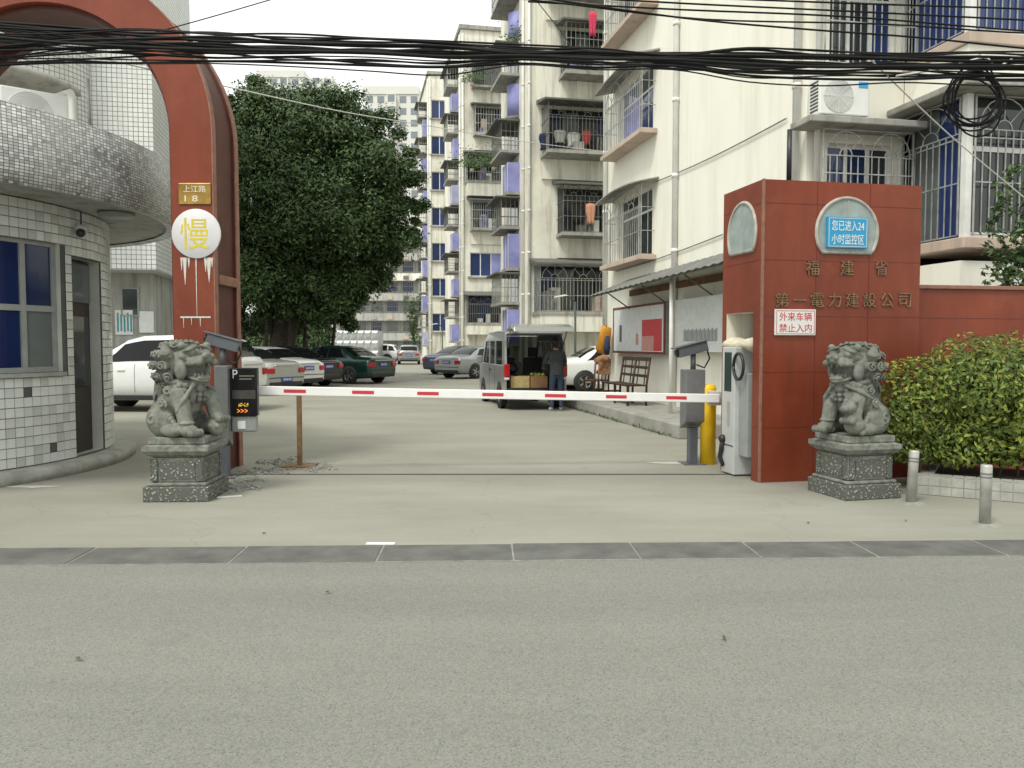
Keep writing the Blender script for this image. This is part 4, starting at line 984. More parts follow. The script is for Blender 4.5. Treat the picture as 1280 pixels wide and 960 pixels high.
    b.tube([(-.1*mx, -.27, .56), (-.2*mx, -.26, .42), (-.26*mx, -.2, .28)], [.02, .026, .012], 8); b.tube([(.1*mx, -.27, .56), (.24*mx, -.22, .5), (.31*mx, -.1, .42)], [.02, .026, .012], 8)
    L = thing('stone_lion', label[0], 'statue', (p.x+(-.03 if not cub else 0), p.y, .634), rz, 'pair of guardian lions'); 
    o = b.build('body', 'lion_stone', L, fix=False); o.scale = (scale*1.03, scale, scale)
    r = o.modifiers.new('fuse', 'REMESH'); r.mode = 'VOXEL'; r.voxel_size = .0062; r.use_smooth_shade = True
    o.modifiers.new('keep', 'TRIANGULATE')
    return L
lion(('grey stone guardian lion with its paw on a ball by the red pillar', 'carved grey stone pedestal under the lion by the red pillar'), 219, 628, rad(64), False, .90, rad(2), False)
lion(('grey stone guardian lion with a cub under its paw by the gatehouse wall', 'carved grey stone pedestal under the lion with the cub by the gatehouse'), 1082, 625, rad(-60), False, .88, rad(14), True)

# ================================================================== PLANTER AND SHRUB
simple('planter_tile', (.34, .34, .31), .5, .25, 5); simple('soil', (.05, .04, .03), .95, .3)
a_, b_ = ground(1146, 618), ground(1400, 640); dvp = b_-a_; ap = math.atan2(dvp.y, dvp.x); lp = dvp.length
PL = thing('planter', 'low white tiled planter under the round clipped shrub', 'planter', (a_.x, a_.y, 0), ap)
MB().box(0, lp, .0, .14, 0, .2).build('kerb', 'slab_grey', PL, bevel=.01); MB().box(0, .14, .142, 1.2, 0, .2).build('kerb', 'slab_grey', PL, bevel=.01); MB().box(.13, lp, .13, 1.3, 0, .16).build('soil', 'soil', PL)
pw = .105
for k in range(int(lp/pw)):
    for j in range(2): MB().box(k*pw+.004, (k+1)*pw-.004, -.008, -.0005, .01+j*.095, .098+j*.095).build('tile', 'planter_tile', PL)
for k in range(int(lp/pw)): MB().box(k*pw+.004, (k+1)*pw-.004, .0, .138, .2005, .208).build('tile', 'planter_tile', PL)
leafmat('shrub_leaf', (.055, .088, .018), (.13, .195, .032), (.36, .39, .065), .4)
leafmat('tree_leaf', (.024, .048, .018), (.060, .110, .036), (.13, .20, .065), .5)
leafmat('plant_leaf', (.03, .06, .02), (.06, .11, .03), (.13, .19, .06), .5)
simple('bark', (.085, .07, .055), .9, .4, 6, bmp=.6)
def leaf(mb, c, n, L, W, r):
    n = n.normalized(); t = n.cross(Vector((r.uniform(-1, 1), r.uniform(-1, 1), r.uniform(-1, 1))))
    t = t.normalized() if t.length > .05 else n.orthogonal().normalized(); s = n.cross(t)
    a, e = c-t*L/2, c+t*L/2-n*L*.18
    k = len(mb.v); mb.v += [tuple(a), tuple(c+s*W/2), tuple(e), tuple(c-s*W/2)]
    mb.f += [(k, k+1, k+2), (k, k+2, k+3)]; mb.m += [0, 0]; mb.sm += [False, False]
def shrub():
    r = random.Random(5); c = at(1237, 505, 8.4); c.y = 8.42
    t = thing('clipped_shrub', 'dense round shrub with glossy yellow-green leaves overhanging the tiled planter', 'shrub', (c.x, c.y, .16)); z0 = .16
    mb = MB(); lobes = []
    cx = [-.78, -.5, -.15, .3, .75, 1.2, 1.7, -.35, .5, 1.0, .1]
    for i, x in enumerate(cx): lobes.append((Vector((x, r.uniform(-.28, .2), .88-(.2 if x < -.4 else 0)+r.uniform(-.1, .22))), Vector((.45, .52, .46)))); lobes.append((Vector((x, r.uniform(-.1, .25), .42)), Vector((.4, .42, .34))))
    for _ in range(44000):
        lc, lr = r.choice(lobes); d = Vector((r.gauss(0, 1), r.gauss(0, 1), r.gauss(0, 1))).normalized()
        q = r.random()**.33
        p = lc+Vector((d.x*lr.x, d.y*lr.y, d.z*lr.z))*q*(1+.12*noise.noise(d*3+lc*4))
        if p.z < .1 or p.y > .78: continue
        if q < .8 and r.random() < .6: continue
        leaf(mb, p, d+Vector((r.uniform(-.6, .6), r.uniform(-.9, .2), r.uniform(.0, .9))), r.uniform(.04, .085), r.uniform(.02, .036), r)
    mb.build('foliage', 'shrub_leaf', t, fix=False, kind='stuff')
    st_ = MB()
    for k in range(14):
        x = -.75+.17*k; y = r.uniform(-.1, .25); tip = Vector((x+r.uniform(-.2, .2), y+r.uniform(-.3, .1), .8)); st_.tube([(x, y, -.02), ((x+tip.x)/2+.03, (y+tip.y)/2, .4), tip], [.018, .013, .006], 6)
    st_.build('stems', 'bark', t)
shrub()

# ================================================================== BIG TREE AND GREENERY
def tree(label, X, Y, Ht, lobes, nleaf, size, seed, trunk_r=.45, mat='tree_leaf', name='banyan_tree', limbs=7, group=None, roots=False, lean=(0, 0)):
    r = random.Random(seed); t = thing(name, label, 'tree', (X, Y, 0), 0, group)
    mb = MB(); vol = [l[1].x*l[1].y*l[1].z for l in lobes]; clumps = []
    for l, v in zip(lobes, vol):
        for _ in range(max(6, int(90*v/max(vol)))):
            d = Vector((r.gauss(0, 1), r.gauss(0, 1), r.gauss(0, 1))).normalized(); q = r.uniform(.55, 1.04)
            clumps.append((l[0]+Vector((d.x*l[1].x, d.y*l[1].y, d.z*l[1].z))*q, r.uniform(.35, .95)*l[1].x*.36, d))
    per = nleaf//len(clumps)
    for c, cr, cd in clumps:
        for _ in range(int(per*r.uniform(.6, 1.4))):
            d = Vector((r.gauss(0, 1), r.gauss(0, 1), r.gauss(0, .75))); d = d.normalized()*(r.random()**.4 if r.random() < .8 else r.uniform(.9, 1.55))
            p = c+d*cr
            if p.z < Ht*.13: continue
            leaf(mb, p, d*.7+Vector((r.uniform(-.7, .7), r.uniform(-.9, .5), r.uniform(0, 1.2))), r.uniform(.7, 1.3)*size, r.uniform(.35, .55)*size, r)
    mb.build('crown', mat, t, fix=False, kind='stuff')
    tk = MB(); top = Vector((lean[0], lean[1], Ht*.36))
    tk.tube([(0, 0, -.05), (lean[0]*.15, lean[1]*.2, Ht*.08), (lean[0]*.5, lean[1]*.5, Ht*.2), top], [trunk_r*1.5, trunk_r, trunk_r*.85, trunk_r*.7], 12)
    tk.build('trunk', 'bark', t)
    for k in range(limbs):
        e = r.choice(lobes)[0]; m_ = top.lerp(e, .5)+Vector((r.uniform(-.5, .5), r.uniform(-.5, .5), -.1*Ht*r.random()))
        MB().tube([top-Vector((0, 0, Ht*.08*r.random())), m_, e], [trunk_r*.5, trunk_r*.32, trunk_r*.1], 8).build('limb', 'bark', t)
    if roots:
        for k in range(9):
            x, y = r.uniform(-2.6, 2.4), r.uniform(-1.5, 1.2); MB().tube([(x, y, Ht*.33+r.random()), (x+r.uniform(-.2, .2), y, Ht*.16), (x+r.uniform(-.5, .3)*.4, y, .0)], [.05, .07, .1], 6).build('aerial_root', 'bark', t)
    return t
V = Vector
def banyan():
    D = 34.0; k = D/FOC
    def L(px, py, rx, rz, dy=0, ry=None): c = at(px, py, D); return (V((c.x-X0, dy, c.z)), V((rx*k, (ry or rx)*k, rz*k)))
    X0 = at(345, 440, D).x
    lobes = [L(330, 160, 62, 62, .5), L(300, 118, 22, 26, .3), L(385, 175, 80, 62, 0), L(445, 165, 52, 45, .2), L(455, 215, 62, 55, -.5), L(500, 235, 34, 42, 0), L(340, 245, 75, 75, -.8), L(420, 270, 85, 60, -1.0), L(470, 290, 55, 42, -.3),
             L(320, 320, 60, 55, .3), L(390, 340, 75, 45, .2), L(505, 195, 26, 24, .4), L(440, 335, 42, 42, 0), L(290, 230, 45, 80, 1.0), L(280, 300, 50, 60, .6), L(350, 385, 60, 30, 2.2), L(410, 372, 40, 26, 1.5), L(510, 255, 30, 36, -.4), L(495, 300, 36, 32, 0), L(465, 335, 36, 30, 0), L(300, 400, 40, 22, 3), L(430, 385, 30, 22, 1.5), L(325, 360, 60, 42, -1.5), L(395, 378, 55, 28, -1.3), L(300, 395, 40, 25, -1)]
    return tree('huge dark green banyan tree with a broad dense crown beside the lane', X0, D, 15, lobes, 230000, .185, 9, .55, roots=True, limbs=12, lean=(1.2, 0))
banyan()
def small_tree(label, px, D, ytop, wpx, seed, ybase=None, n=3500, size=.16, mat='tree_leaf', name='small_tree'):
    X = at(px, 440, D).x; zt = at(px, ytop, D).z; k = D/FOC; r = random.Random(seed); rx = wpx/2*k
    lobes = [(V((r.uniform(-.5, .5)*rx, r.uniform(-.5, .5)*rx, zt*(.35+.5*r.random()))), V((rx*.62, rx*.62, zt*.24))) for _ in range(6)]
    return tree(label, X, D, zt, lobes, n, size, seed, .12, mat, name, 3)
small_tree('dark shrubby tree beside the water tank under the banyan', 388, 46, 350, 80, 3, n=9000, size=.2)
small_tree('dark bushy tree behind the parked silver sedan', 318, 46, 370, 95, 4, n=9000, size=.2)
def hedge():
    r = random.Random(12); D = 43.0; a, b = at(285, 440, D), at(412, 440, D); t = thing('hedge', 'dark hedge in the shade behind the parked cars', 'hedge', (a.x, D, 0)); mb = MB(); Wd = b.x-a.x
    for _ in range(12000):
        x = r.uniform(0, Wd); y = r.gauss(0, .45); z = r.uniform(.05, 1)**.8*2.5*(1+.25*noise.noise(Vector((x*.7, 3, 0))))
        leaf(mb, Vector((x, y, z)), Vector((r.uniform(-1, 1), -1, r.uniform(0, 1))), r.uniform(.12, .24), r.uniform(.06, .11), r)
    mb.build('foliage', 'tree_leaf', t, fix=False, kind='stuff')
    for k in range(12): x = Wd*(k+.5)/12; MB().tube([(x, 0, 0), (x+.1, 0, 1.0), (x+r.uniform(-.2, .2), 0, 1.9)], [.04, .03, .015], 6).build('stem', 'bark', t)
hedge()
small_tree('slim green tree against the end of the pale block', 517, 74, 368, 22, 5, n=3500, mat='plant_leaf')

# ================================================================== LANE SIDE OF THE CREAM BUILDING
simple('walk_concrete', (.30, .295, .265), .9, .3, 2.5, bmp=.3)
MB().box(-1.5, -.005, 1.15, 9.9, 0, .24).build('raised_walkway', 'walk_concrete', kind='structure', bevel=.02, loc=(F1.o.x, F1.o.y, 0), rot=(0, 0, LANE))
def onlane(x, y, z=0): return F1.m @ Vector((x, y, z)) + F1.o
h0, h1 = F1.hit(737, 370, 0, -1.05), F1.hit(915, 324, 0, -1.05)
simple('awning_sheet', (.16, .16, .15), .7, .35, 3); simple('timber', (.20, .10, .05), .75, .4, 8); simple('board_red', (.19, .04, .03), .55, .3)
AW = thing('lean_to_awning', 'grey sheet awning on a steel pole along the cream gable', 'awning', onlane(0, 0), LANE)
mb = MB(); ya, yb, za, zb_ = h1.y, h0.y, h1.z, h0.z; kk = 46
for i in range(kk):
    y0, y1 = ya+(yb-ya)*i/kk, ya+(yb-ya)*(i+1)/kk; e0, e1 = .012*math.cos(i*pi), .012*math.cos((i+1)*pi); q0, q1 = za+(zb_-za)*i/kk, za+(zb_-za)*(i+1)/kk
    mb.quad((-.01, y0, q0+.42+e0), (-.01, y1, q1+.42+e1), (-1.05, y1, q1+e1), (-1.05, y0, q0+e0))
o = mb.build('sheet', 'awning_sheet', AW, fix=False); sm = o.modifiers.new('s', 'SOLIDIFY'); sm.thickness = .012
pyy = F1.hit(839, 420, 0, -.8).y
tz = lambda y: za+(zb_-za)*(y-ya)/(yb-ya)
MB().tube([(-.8, pyy, .24), (-.8, pyy, tz(pyy)+.08)], .04, 10).build('pole', 'pipe_pvc', AW)
for y in [ya+(yb-ya)*t for t in (.05, .35, .65, .95)]:
    MB().tube([(-1.0, y, tz(y)-.02), (-.012, y, tz(y)+.38)], .018, 6).build('rafter', 'bar_dark', AW); MB().tube([(-.75, y, tz(y)+.07), (-.012, y, tz(y)-.42)], .016, 6).build('strut', 'bar_dark', AW)
MB().tube([(-1.0, ya, za-.02), (-1.0, yb, zb_-.02)], .02, 6).build('edge_rail', 'bar_dark', AW)
MB().box(-.05, -.012, ya, yb, tz(ya)-.12, tz(ya)+.02).build('back_board', 'timber', AW)
def noticeboard(label, px0, px1, py0, py1, frame, fill):
    a, b = F1.hit(px1, (py0+py1)/2, 0, -.16), F1.hit(px0, (py0+py1)/2, 0, -.16); pm = (px0+px1)/2
    zt_, zb2 = F1.hit(pm, py0, 0, -.16).z, F1.hit(pm, py1, 0, -.16).z
    t = thing('noticeboard', label, 'noticeboard', onlane(-.16, 0), LANE, 'noticeboards under the awning')
    MB().box(0, .15, a.y, b.y, zb2, zt_).build('case', 'frame_grey', t, bevel=.01)
    e = .05; f = MB(); f.box(-.02, -.001, a.y, b.y, zb2, zb2+e); f.box(-.02, -.001, a.y, b.y, zt_-e, zt_); f.box(-.02, -.001, a.y, a.y+e*1.6, zb2+e, zt_-e); f.box(-.02, -.001, b.y-e, b.y, zb2+e, zt_-e); f.build('frame', frame, t)
    MB().box(-.008, -.002, a.y+e*1.6, b.y-e, zb2+e, zt_-e).build('sheet', 'poster_white', t)
    fill(t, a.y+e, b.y-e, zb2+e, zt_-e)
simple('print_red', (.58, .06, .07), .6, .08); simple('print_pink', (.62, .30, .27), .6, .1); simple('print_dark', (.12, .13, .13), .6, .1)
def fill1(t, y0, y1, z0, z1):
    w_, h_ = y1-y0, z1-z0
    MB().box(-.011, -.009, y0+.04*w_, y0+.40*w_, z0+h_*.02, z0+h_*.70).build('red_print', 'print_red', t); MB().box(-.0135, -.0115, y0+.18*w_, y0+.40*w_, z0+h_*.02, z0+h_*.34).build('pink_print', 'print_pink', t)
    MB().box(-.011, -.009, y0+.47*w_, y0+.52*w_, z0+h_*.15, z0+h_*.40).build('pink_strip', 'print_pink', t); MB().box(-.011, -.009, y0+.82*w_, y0+.87*w_, z0+h_*.22, z0+h_*.62).build('dark_strip', 'print_dark', t)
def fill2(t, y0, y1, z0, z1):
    w_, h_ = y1-y0, z1-z0
    for k in range(26): MB().box(-.011, -.009, y0+w_*(.30+.022*k), y0+w_*(.311+.022*k), z0+h_*.16, z0+h_*(.42-.02*(k % 3))).build('text_column', 'print_dark', t)
noticeboard('noticeboard with a red print, between the drain pipe and the awning pole', 767, 832, 381, 442, 'board_red', fill1)
noticeboard('white noticeboard with columns of grey writing, between the awning pole and the gatehouse', 845, 925, 370, 440, 'poster_white', fill2)
simple('orange_cloth', (.55, .24, .02), .8, .25, 6, bmp=.3); simple('navy_cloth', (.03, .04, .09), .9, .3)
p0 = F1.hit(755, 425, 0, -.25)
t = thing('folded_parasol', 'folded orange parasol hanging on the drain pipe', 'parasol', onlane(-.25, p0.y, p0.z), LANE)
mb = MB().lathe([(.02, .36), (.13, .34), (.15, .1), (.19, -.25), (.13, -.34), (.02, -.36)], 14); o = mb.build('canopy', 'orange_cloth', t)
o.rotation_euler = (rad(12), rad(6), 0); d_ = o.modifiers.new('n', 'DISPLACE'); d_.texture = bpy.data.textures['crumple']; d_.strength = .1
MB().tube([(0, 0, .55), (0, 0, -.6)], .015, 6).build('stick', 'bar_dark', t)
mb = MB().tube([(.02, -.22, .1), (.0, -.24, -.2), (.01, -.22, -.38)], [.05, .09, .06], 8); mb.build('strap_bag', 'navy_cloth', t)

# ------------------------------------------------------------------ wooden chairs on the walkway
simple('wood_brown', (.13, .055, .025), .5, .35, 7); simple('wood_dark', (.045, .02, .012), .5, .3, 7); simple('brown_cloth', (.36, .19, .10), .9, .3, 8, bmp=.4)
def chair(label, loc, rz, m_, slats=3, w_=.42, hb=.95):
    t = thing('wooden_chair', label, 'chair', loc, rz, 'wooden chairs on the walkway'); h = w_/2
    for x in (-h, h):
        MB().obox((x, -.19, .215), (.04, .04, .43), None).build('leg', m_, t); MB().tube([(x, .2, 0), (x, .19, .45), (x, .25, hb)], .023, 6).build('leg', m_, t)
        MB().box(x-.012, x+.012, -.165, .17, .16, .19).build('stretcher', m_, t)
    MB().box(-h-.02, h+.02, -.23, .22, .432, .465).build('seat', m_, t, bevel=.01)
    for k in range(2): MB().box(-h+.02, h-.02, .225+.012*k, .245+.012*k, hb-.12-k*.22, hb-.02-k*.24).build('rail', m_, t)
    for k in range(slats): x = -h+w_*(k+1)/(slats+1); MB().tube([(x, .2, .46), (x, .24, hb-.05)], .014, 5).build('slat', m_, t)
    return t
c1 = ground(729, 496, .24); c1 = onlane(-1.0, 7.2, .24)
chair('brown wooden chair with a tan cloth over its back', (c1.x, c1.y, .244), LANE+rad(200), 'wood_brown')
cl = thing('cloth', 'tan cloth thrown over the back of the brown wooden chair', 'cloth', (c1.x, c1.y, 1.0), LANE+rad(200))
mb = MB().tube([(-.2, .2, .16), (-.07, .24, .2), (.08, .24, .19), (.2, .2, .15)], [.07, .1, .09, .06], 10); mb.box(-.19, .17, .27, .3, -.16, .18); o = mb.build('fold', 'brown_cloth', cl); o.modifiers.new('r', 'REMESH').voxel_size = .02; d_ = o.modifiers.new('n', 'DISPLACE'); d_.texture = bpy.data.textures['crumple']; d_.strength = .05
q = onlane(-.55, 5.0, .244); bn = thing('wooden_bench', 'long dark wooden bench with a slatted back along the cream gable', 'bench', (q.x, q.y, .244), LANE)
BL = 1.75                                     # bench runs along local y, back towards the wall
for y in (.03, BL/2, BL-.03):
    MB().box(-.46, -.41, y-.022, y+.022, 0, .41).build('leg', 'wood_dark', bn); MB().tube([(-.03, y, 0), (-.02, y, .45), (.06, y, 1.02)], .026, 6).build('leg', 'wood_dark', bn); MB().box(-.41, -.03, y-.015, y+.015, .2, .24).build('stretcher', 'wood_dark', bn)
for k in range(4): MB().box(-.48+.118*k, -.375+.118*k, 0, BL, .412, .44).build('seat_slat', 'wood_dark', bn)
for k in range(3): MB().obox((.0+.023*k+.005, BL/2, .62+.18*k), (.022, BL, .06 if k < 2 else .085), (0, rad(8), 0)).build('back_rail', 'wood_dark', bn)
for k in range(4): y = BL*(k+.5)/4; MB().tube([(-.01, y, .44), (.05, y, .98)], .014, 5).build('back_slat', 'wood_dark', bn)

# ================================================================== VEHICLES
def paint(name, col, metal=.4): return simple(name, col, .28, .05, 2, metal=metal, coat=.6)
paint('paint_white', (.72, .73, .73), 0); paint('paint_silver', (.42, .42, .39)); paint('paint_green', (.012, .05, .04)); paint('paint_black', (.012, .013, .015), .1)
paint('paint_blue', (.015, .025, .10)); paint('paint_steel', (.34, .36, .37)); paint('paint_van', (.30, .31, .31))
glass('car_glass', (.010, .012, .013), .05); MATS['car_glass'].node_tree.nodes['Principled BSDF'].inputs['Specular IOR Level'].default_value = .25; simple('tyre', (.018, .018, .018), .85, .2); simple('rim', (.45, .46, .47), .3, .1, metal=.8); simple('trim_black', (.015, .015, .016), .5, .2)
simple('lamp_red', (.40, .012, .018), .2, .15); simple('lamp_clear', (.6, .62, .64), .15, .1); simple('plate_blue', (.03, .06, .35), .4, .1); simple('plate_text', (.6, .62, .66), .5, .05); simple('chrome', (.6, .6, .6), .15, .05, metal=1)
SED = [(0, .78, .40, .82, .62, .90), (.05, .85, .27, .88, .70, .97), (.22, .88, .23, .92, .74, 1.02), (.55, .89, .20, .93, .74, 1.045), (.78, .89, .20, .935, .71, 1.07), (1.08, .89, .2, .945, .645, 1.25), (1.42, .89, .2, .95, .59, 1.40), (1.9, .89, .2, .95, .595, 1.455), (2.5, .89, .2, .95, .6, 1.455), (2.85, .89, .2, .95, .6, 1.40), (3.2, .89, .2, .95, .66, 1.22), (3.58, .89, .2, .95, .74, 1.0), (4.0, .88, .21, .88, .72, .94), (4.35, .85, .23, .78, .68, .85), (4.52, .79, .28, .68, .62, .74), (4.6, .70, .38, .58, .5, .62)]
SUV = [(0, .80, .45, .95, .64, 1.08), (.05, .87, .32, 1.02, .68, 1.16), (.2, .90, .27, 1.04, .68, 1.36), (.42, .91, .26, 1.05, .66, 1.58), (.8, .91, .25, 1.05, .66, 1.66), (1.5, .91, .25, 1.05, .67, 1.69), (2.3, .91, .25, 1.05, .67, 1.67), (2.7, .91, .25, 1.05, .66, 1.58), (3.1, .91, .25, 1.05, .70, 1.36), (3.5, .91, .25, 1.04, .76, 1.10), (3.95, .90, .26, .96, .74, 1.02), (4.3, .87, .28, .86, .7, .92), (4.45, .80, .33, .72, .62, .80), (4.5, .72, .42, .62, .5, .68)]
def ring(s):
    x, w_, zb2, zt_, wr, zr = s
    h = [(w_*.72, zb2), (w_*.97, zb2+.07), (w_, zb2+(zt_-zb2)*.45), (w_*.992, zt_-.10), (w_*.955, zt_), (wr+.012, zr-.055), (wr*.86, zr-.008), (wr*.4, zr+.004)]
    return [Vector((x, y, z)) for y, z in h]+[Vector((x, -y, z)) for y, z in reversed(h)]
def cmr(S, x):
    for a, b in zip(S, S[1:]):
        if a[0] <= x <= b[0]:
            t = (x-a[0])/(b[0]-a[0]); return tuple(p+(q-p)*t for p, q in zip(a, b))
    return S[0] if x < S[0][0] else S[-1]
def car(label, px, D, rz, S, col, dims=(1, 1, 1), group='cars parked in the courtyard', plate=True, kind='sedan', name='parked_car', spec='rear'):
    p = at(px, 440, D); t = thing(name, label, 'car', (p.x, p.y, .004), rz, group); sx, sy, sz = dims
    S = [(a*sx, b*sy, c*sz, d*sz, e*sy, f*sz) for a, b, c, d, e, f in S]; L = S[-1][0]
    xs = []
    for a, b in zip(S, S[1:]): xs += [a[0]+(b[0]-a[0])*k/2 for k in range(2)]
    xs.append(L)
    mb = MB(); rings = [ring(cmr(S, x)) for x in xs]; n = 16
    k0 = len(mb.v)
    for r_ in rings: mb.v += [tuple(v) for v in r_]
    for i in range(len(rings)-1):
        for j in range(n): mb.f.append((i*n+j, i*n+(j+1) % n, (i+1)*n+(j+1) % n, (i+1)*n+j)); mb.m.append(0); mb.sm.append(True)
    mb.f += [tuple(range(n)), tuple((len(rings)-1)*n+j for j in reversed(range(n)))]; mb.m += [0, 0]; mb.sm += [False, False]
    body = mb.build('body', col, t)
    def pt(x, tt):
        r_ = ring(cmr(S, x)); i = int(math.floor(tt)); f = tt-i; return r_[i % n].lerp(r_[(i+1) % n], f)
    def patch(name_, mat, x0, x1, t0, t1, nx=5, nt_=3, off=.006, shear=(0, 0), par=None):
        m_ = MB(); vv = []
        for i in range(nx+1):
            for j in range(nt_+1):
                tt = t0+(t1-t0)*j/nt_; q = j/nt_; x = (x0+shear[0]*q)+((x1+shear[1]*q)-(x0+shear[0]*q))*i/nx
                a = pt(x, tt); nr = (pt(x+.01, tt)-pt(x-.01, tt)).cross(pt(x, tt+.02)-pt(x, tt-.02)); nr = nr.normalized() if nr.length > 1e-9 else Vector((0, 0, 1))
                c_ = Vector((x, 0, .7)); nr = nr if nr.dot(a-c_) > 0 else -nr
                vv.append(a+nr*off)
        m_.add(vv, [(i*(nt_+1)+j, i*(nt_+1)+j+1, (i+1)*(nt_+1)+j+1, (i+1)*(nt_+1)+j) for i in range(nx) for j in range(nt_)], 0, True)
        return m_.build(name_, mat, par or t, fix=False)
    rw, rt, wt, wb = (.80, 1.40, 2.88, 3.55) if kind == 'sedan' else (.08, .42, 2.68, 3.46)
    rw, rt, wt, wb = [q*sx for q in (rw, rt, wt, wb)]
    for t0, t1, s_ in ((4.12, 4.9, 1), (10.88, 10.1, -1)):      # left and right side glass
        m1 = (rt+wt)/2-.08*sx
        if kind == 'sedan': patch('window', 'car_glass', rw+.22*sx, m1-.04, t0, t1, shear=(.42*sx, 0)); patch('window', 'car_glass', m1+.04, wb-.18*sx, t0, t1, shear=(0, -.58*sx))
        else:
            patch('window', 'car_glass', rw+.18*sx, rt+.42*sx, t0, t1, shear=(.2*sx, 0)); patch('window', 'car_glass', rt+.50*sx, m1+.02, t0, t1); patch('window', 'car_glass', m1+.08, wb-.2*sx, t0, t1, shear=(0, -.55*sx))
    patch('rear_window', 'car_glass', rw, rt-.04*sx, 5.15, 9.85, 4, 8, .008); patch('windscreen', 'car_glass', wt+.05, wb, 5.15, 9.85, 4, 8, .008)
    W = S[3][1]
    zl = .74 if kind == 'sedan' else .86; zl *= sz
    for s_ in (-1, 1):
        m_ = MB(); m_.obox((.035*sx, s_*W*.77, zl), (.12, W*.36, .16*sz), (0, 0, -s_*.18)); m_.build('tail_light', 'lamp_red', t, bevel=.025)
        m_ = MB(); m_.obox((L-.14*sx, s_*W*.72, .64*sz if kind == 'sedan' else .78*sz), (.24, W*.34, .13), (0, .2, s_*.35)); m_.build('headlight', 'lamp_clear', t, bevel=.03)
        m_ = MB(); m_.obox((wb-.28*sx, s_*(W+.09), 1.0*sz if kind == 'sedan' else 1.1*sz), (.12, .18, .12)); m_.build('mirror', col, t, bevel=.03)
        for xh in (1.75, 2.7): m_ = MB(); m_.obox((xh*sx, s_*(W+.006), .80*sz if kind == 'sedan' else .92*sz), (.18, .03, .03)); m_.build('door_handle', 'chrome' if col != 'paint_white' else col, t, bevel=.01)
        for xs_ in (1.42, 2.38, 3.3):
            m_ = MB(); tt = (1.4, 4.0) if s_ > 0 else (13.6, 11.0)
            m_.tube([pt(xs_*sx, tt[0]+(tt[1]-tt[0])*q/6) for q in range(7)], .006, 4, caps=False); m_.build('door_seam', 'trim_black', t, fix=False)
        m_ = MB(); m_.box(.9*sx, 3.75*sx, s_*W*.985-.012, s_*W*.985+.012, S[3][2]+.02, S[3][2]+.12); m_.build('side_skirt', 'trim_black' if kind != 'sedan' else col, t, bevel=.01)
        for xw in (.93, 3.68):
            r_ = .315 if kind == 'sedan' else .36
            MB().lathe([(.001, 0), (r_+.065, 0), (r_+.05, .018), (.001, .018)], 28).build('wheel_arch', 'trim_black', t, loc=(xw*sx, s_*(W-.012 if s_ > 0 else W-.012), r_+.02), rot=(-s_*pi/2, 0, 0))
            wh = MB().lathe([(.19, 0), (r_-.03, 0), (r_, .03), (r_, .16), (r_-.03, .19), (.19, .19)], 28).build('wheel', 'tyre', t, loc=(xw*sx, s_*(W-.165), r_), rot=(-s_*pi/2, 0, 0))
            rm = MB().lathe([(.19, .17), (.215, .185), (.21, .195), (.19, .15), (.001, .12)], 24)
            for q in range(5): a = q*2*pi/5; rm.obox((.11*math.cos(a), .11*math.sin(a), .17), (.2, .05, .03), (0, 0, a))
            rm.build('rim', 'rim', wh)
    m_ = MB(); zp = .74*sz if kind == 'sedan' else .80*sz; zp = .47*sz if spec == 'low' else zp
    m_.box(-.03, .03, -.23, .23, zp-.07, zp+.07); pl = m_.build('number_plate', 'plate_blue', t)
    m_ = MB()
    for q in range(5): m_.box(-.033, -.0305, -.17+.075*q, -.125+.075*q, zp-.035, zp+.035)
    m_.build('plate_figures', 'plate_text', pl)
    m_ = MB(); m_.box(-.02, .2, -W*.8, W*.8, S[1][2]-.01, S[1][2]+.13*sz); m_.build('rear_valance', 'trim_black', t, bevel=.03)
    m_ = MB(); m_.obox((-.01, 0, S[1][3]+.01), (.05, W*1.1, .03)); m_.build('boot_trim', 'chrome', t, bevel=.01)
    MB().tube([(-.012, -W*.86, .52*sz), (-.02, 0, .53*sz), (-.012, W*.86, .52*sz)], .012, 6).build('bumper_crease', 'trim_black', t)
    return t
H_ = rad(154)
car('white sport utility car parked behind the guardhouse, its side half hidden by the stone lion', 316, 18.7, rad(175), SUV, 'paint_white', (1, 1, 1.04), kind='suv')
car('silver beige sedan with a red tail lamp parked beside the parking display', 358, 24.4, H_, SED, 'paint_silver', spec='low')
car('white sedan with a blue plate between the silver beige sedan and the black car', 386, 26.8, H_, SED, 'paint_white')
car('black car mostly hidden between the white sedan and the dark green sedan', 411, 28.8, H_, SED, 'paint_black')
car('dark green sedan standing out from the row of parked cars', 479, 31.2, rad(152), SED, 'paint_green', (1.03, 1.02, 1.02))
car('white sport utility car parked across the far end of the lane', 500, 63, rad(176), SUV, 'paint_white', (.9, 1, .92), kind='suv')
car('small silver hatchback parked with its tail to the lane far along it', 511, 60, rad(97), SUV, 'paint_steel', (.85, .9, .88), kind='suv')
car('silver grey sedan parked beside the open van', 558, 35.5, rad(47), SED, 'paint_steel')
car('dark blue sedan parked beyond the silver grey sedan', 541, 40.5, rad(47), SED, 'paint_blue')
car('white sedan between the open van and the cream building', 688, 26.5, LANE, SED, 'paint_white', (1, 1, 1.04))

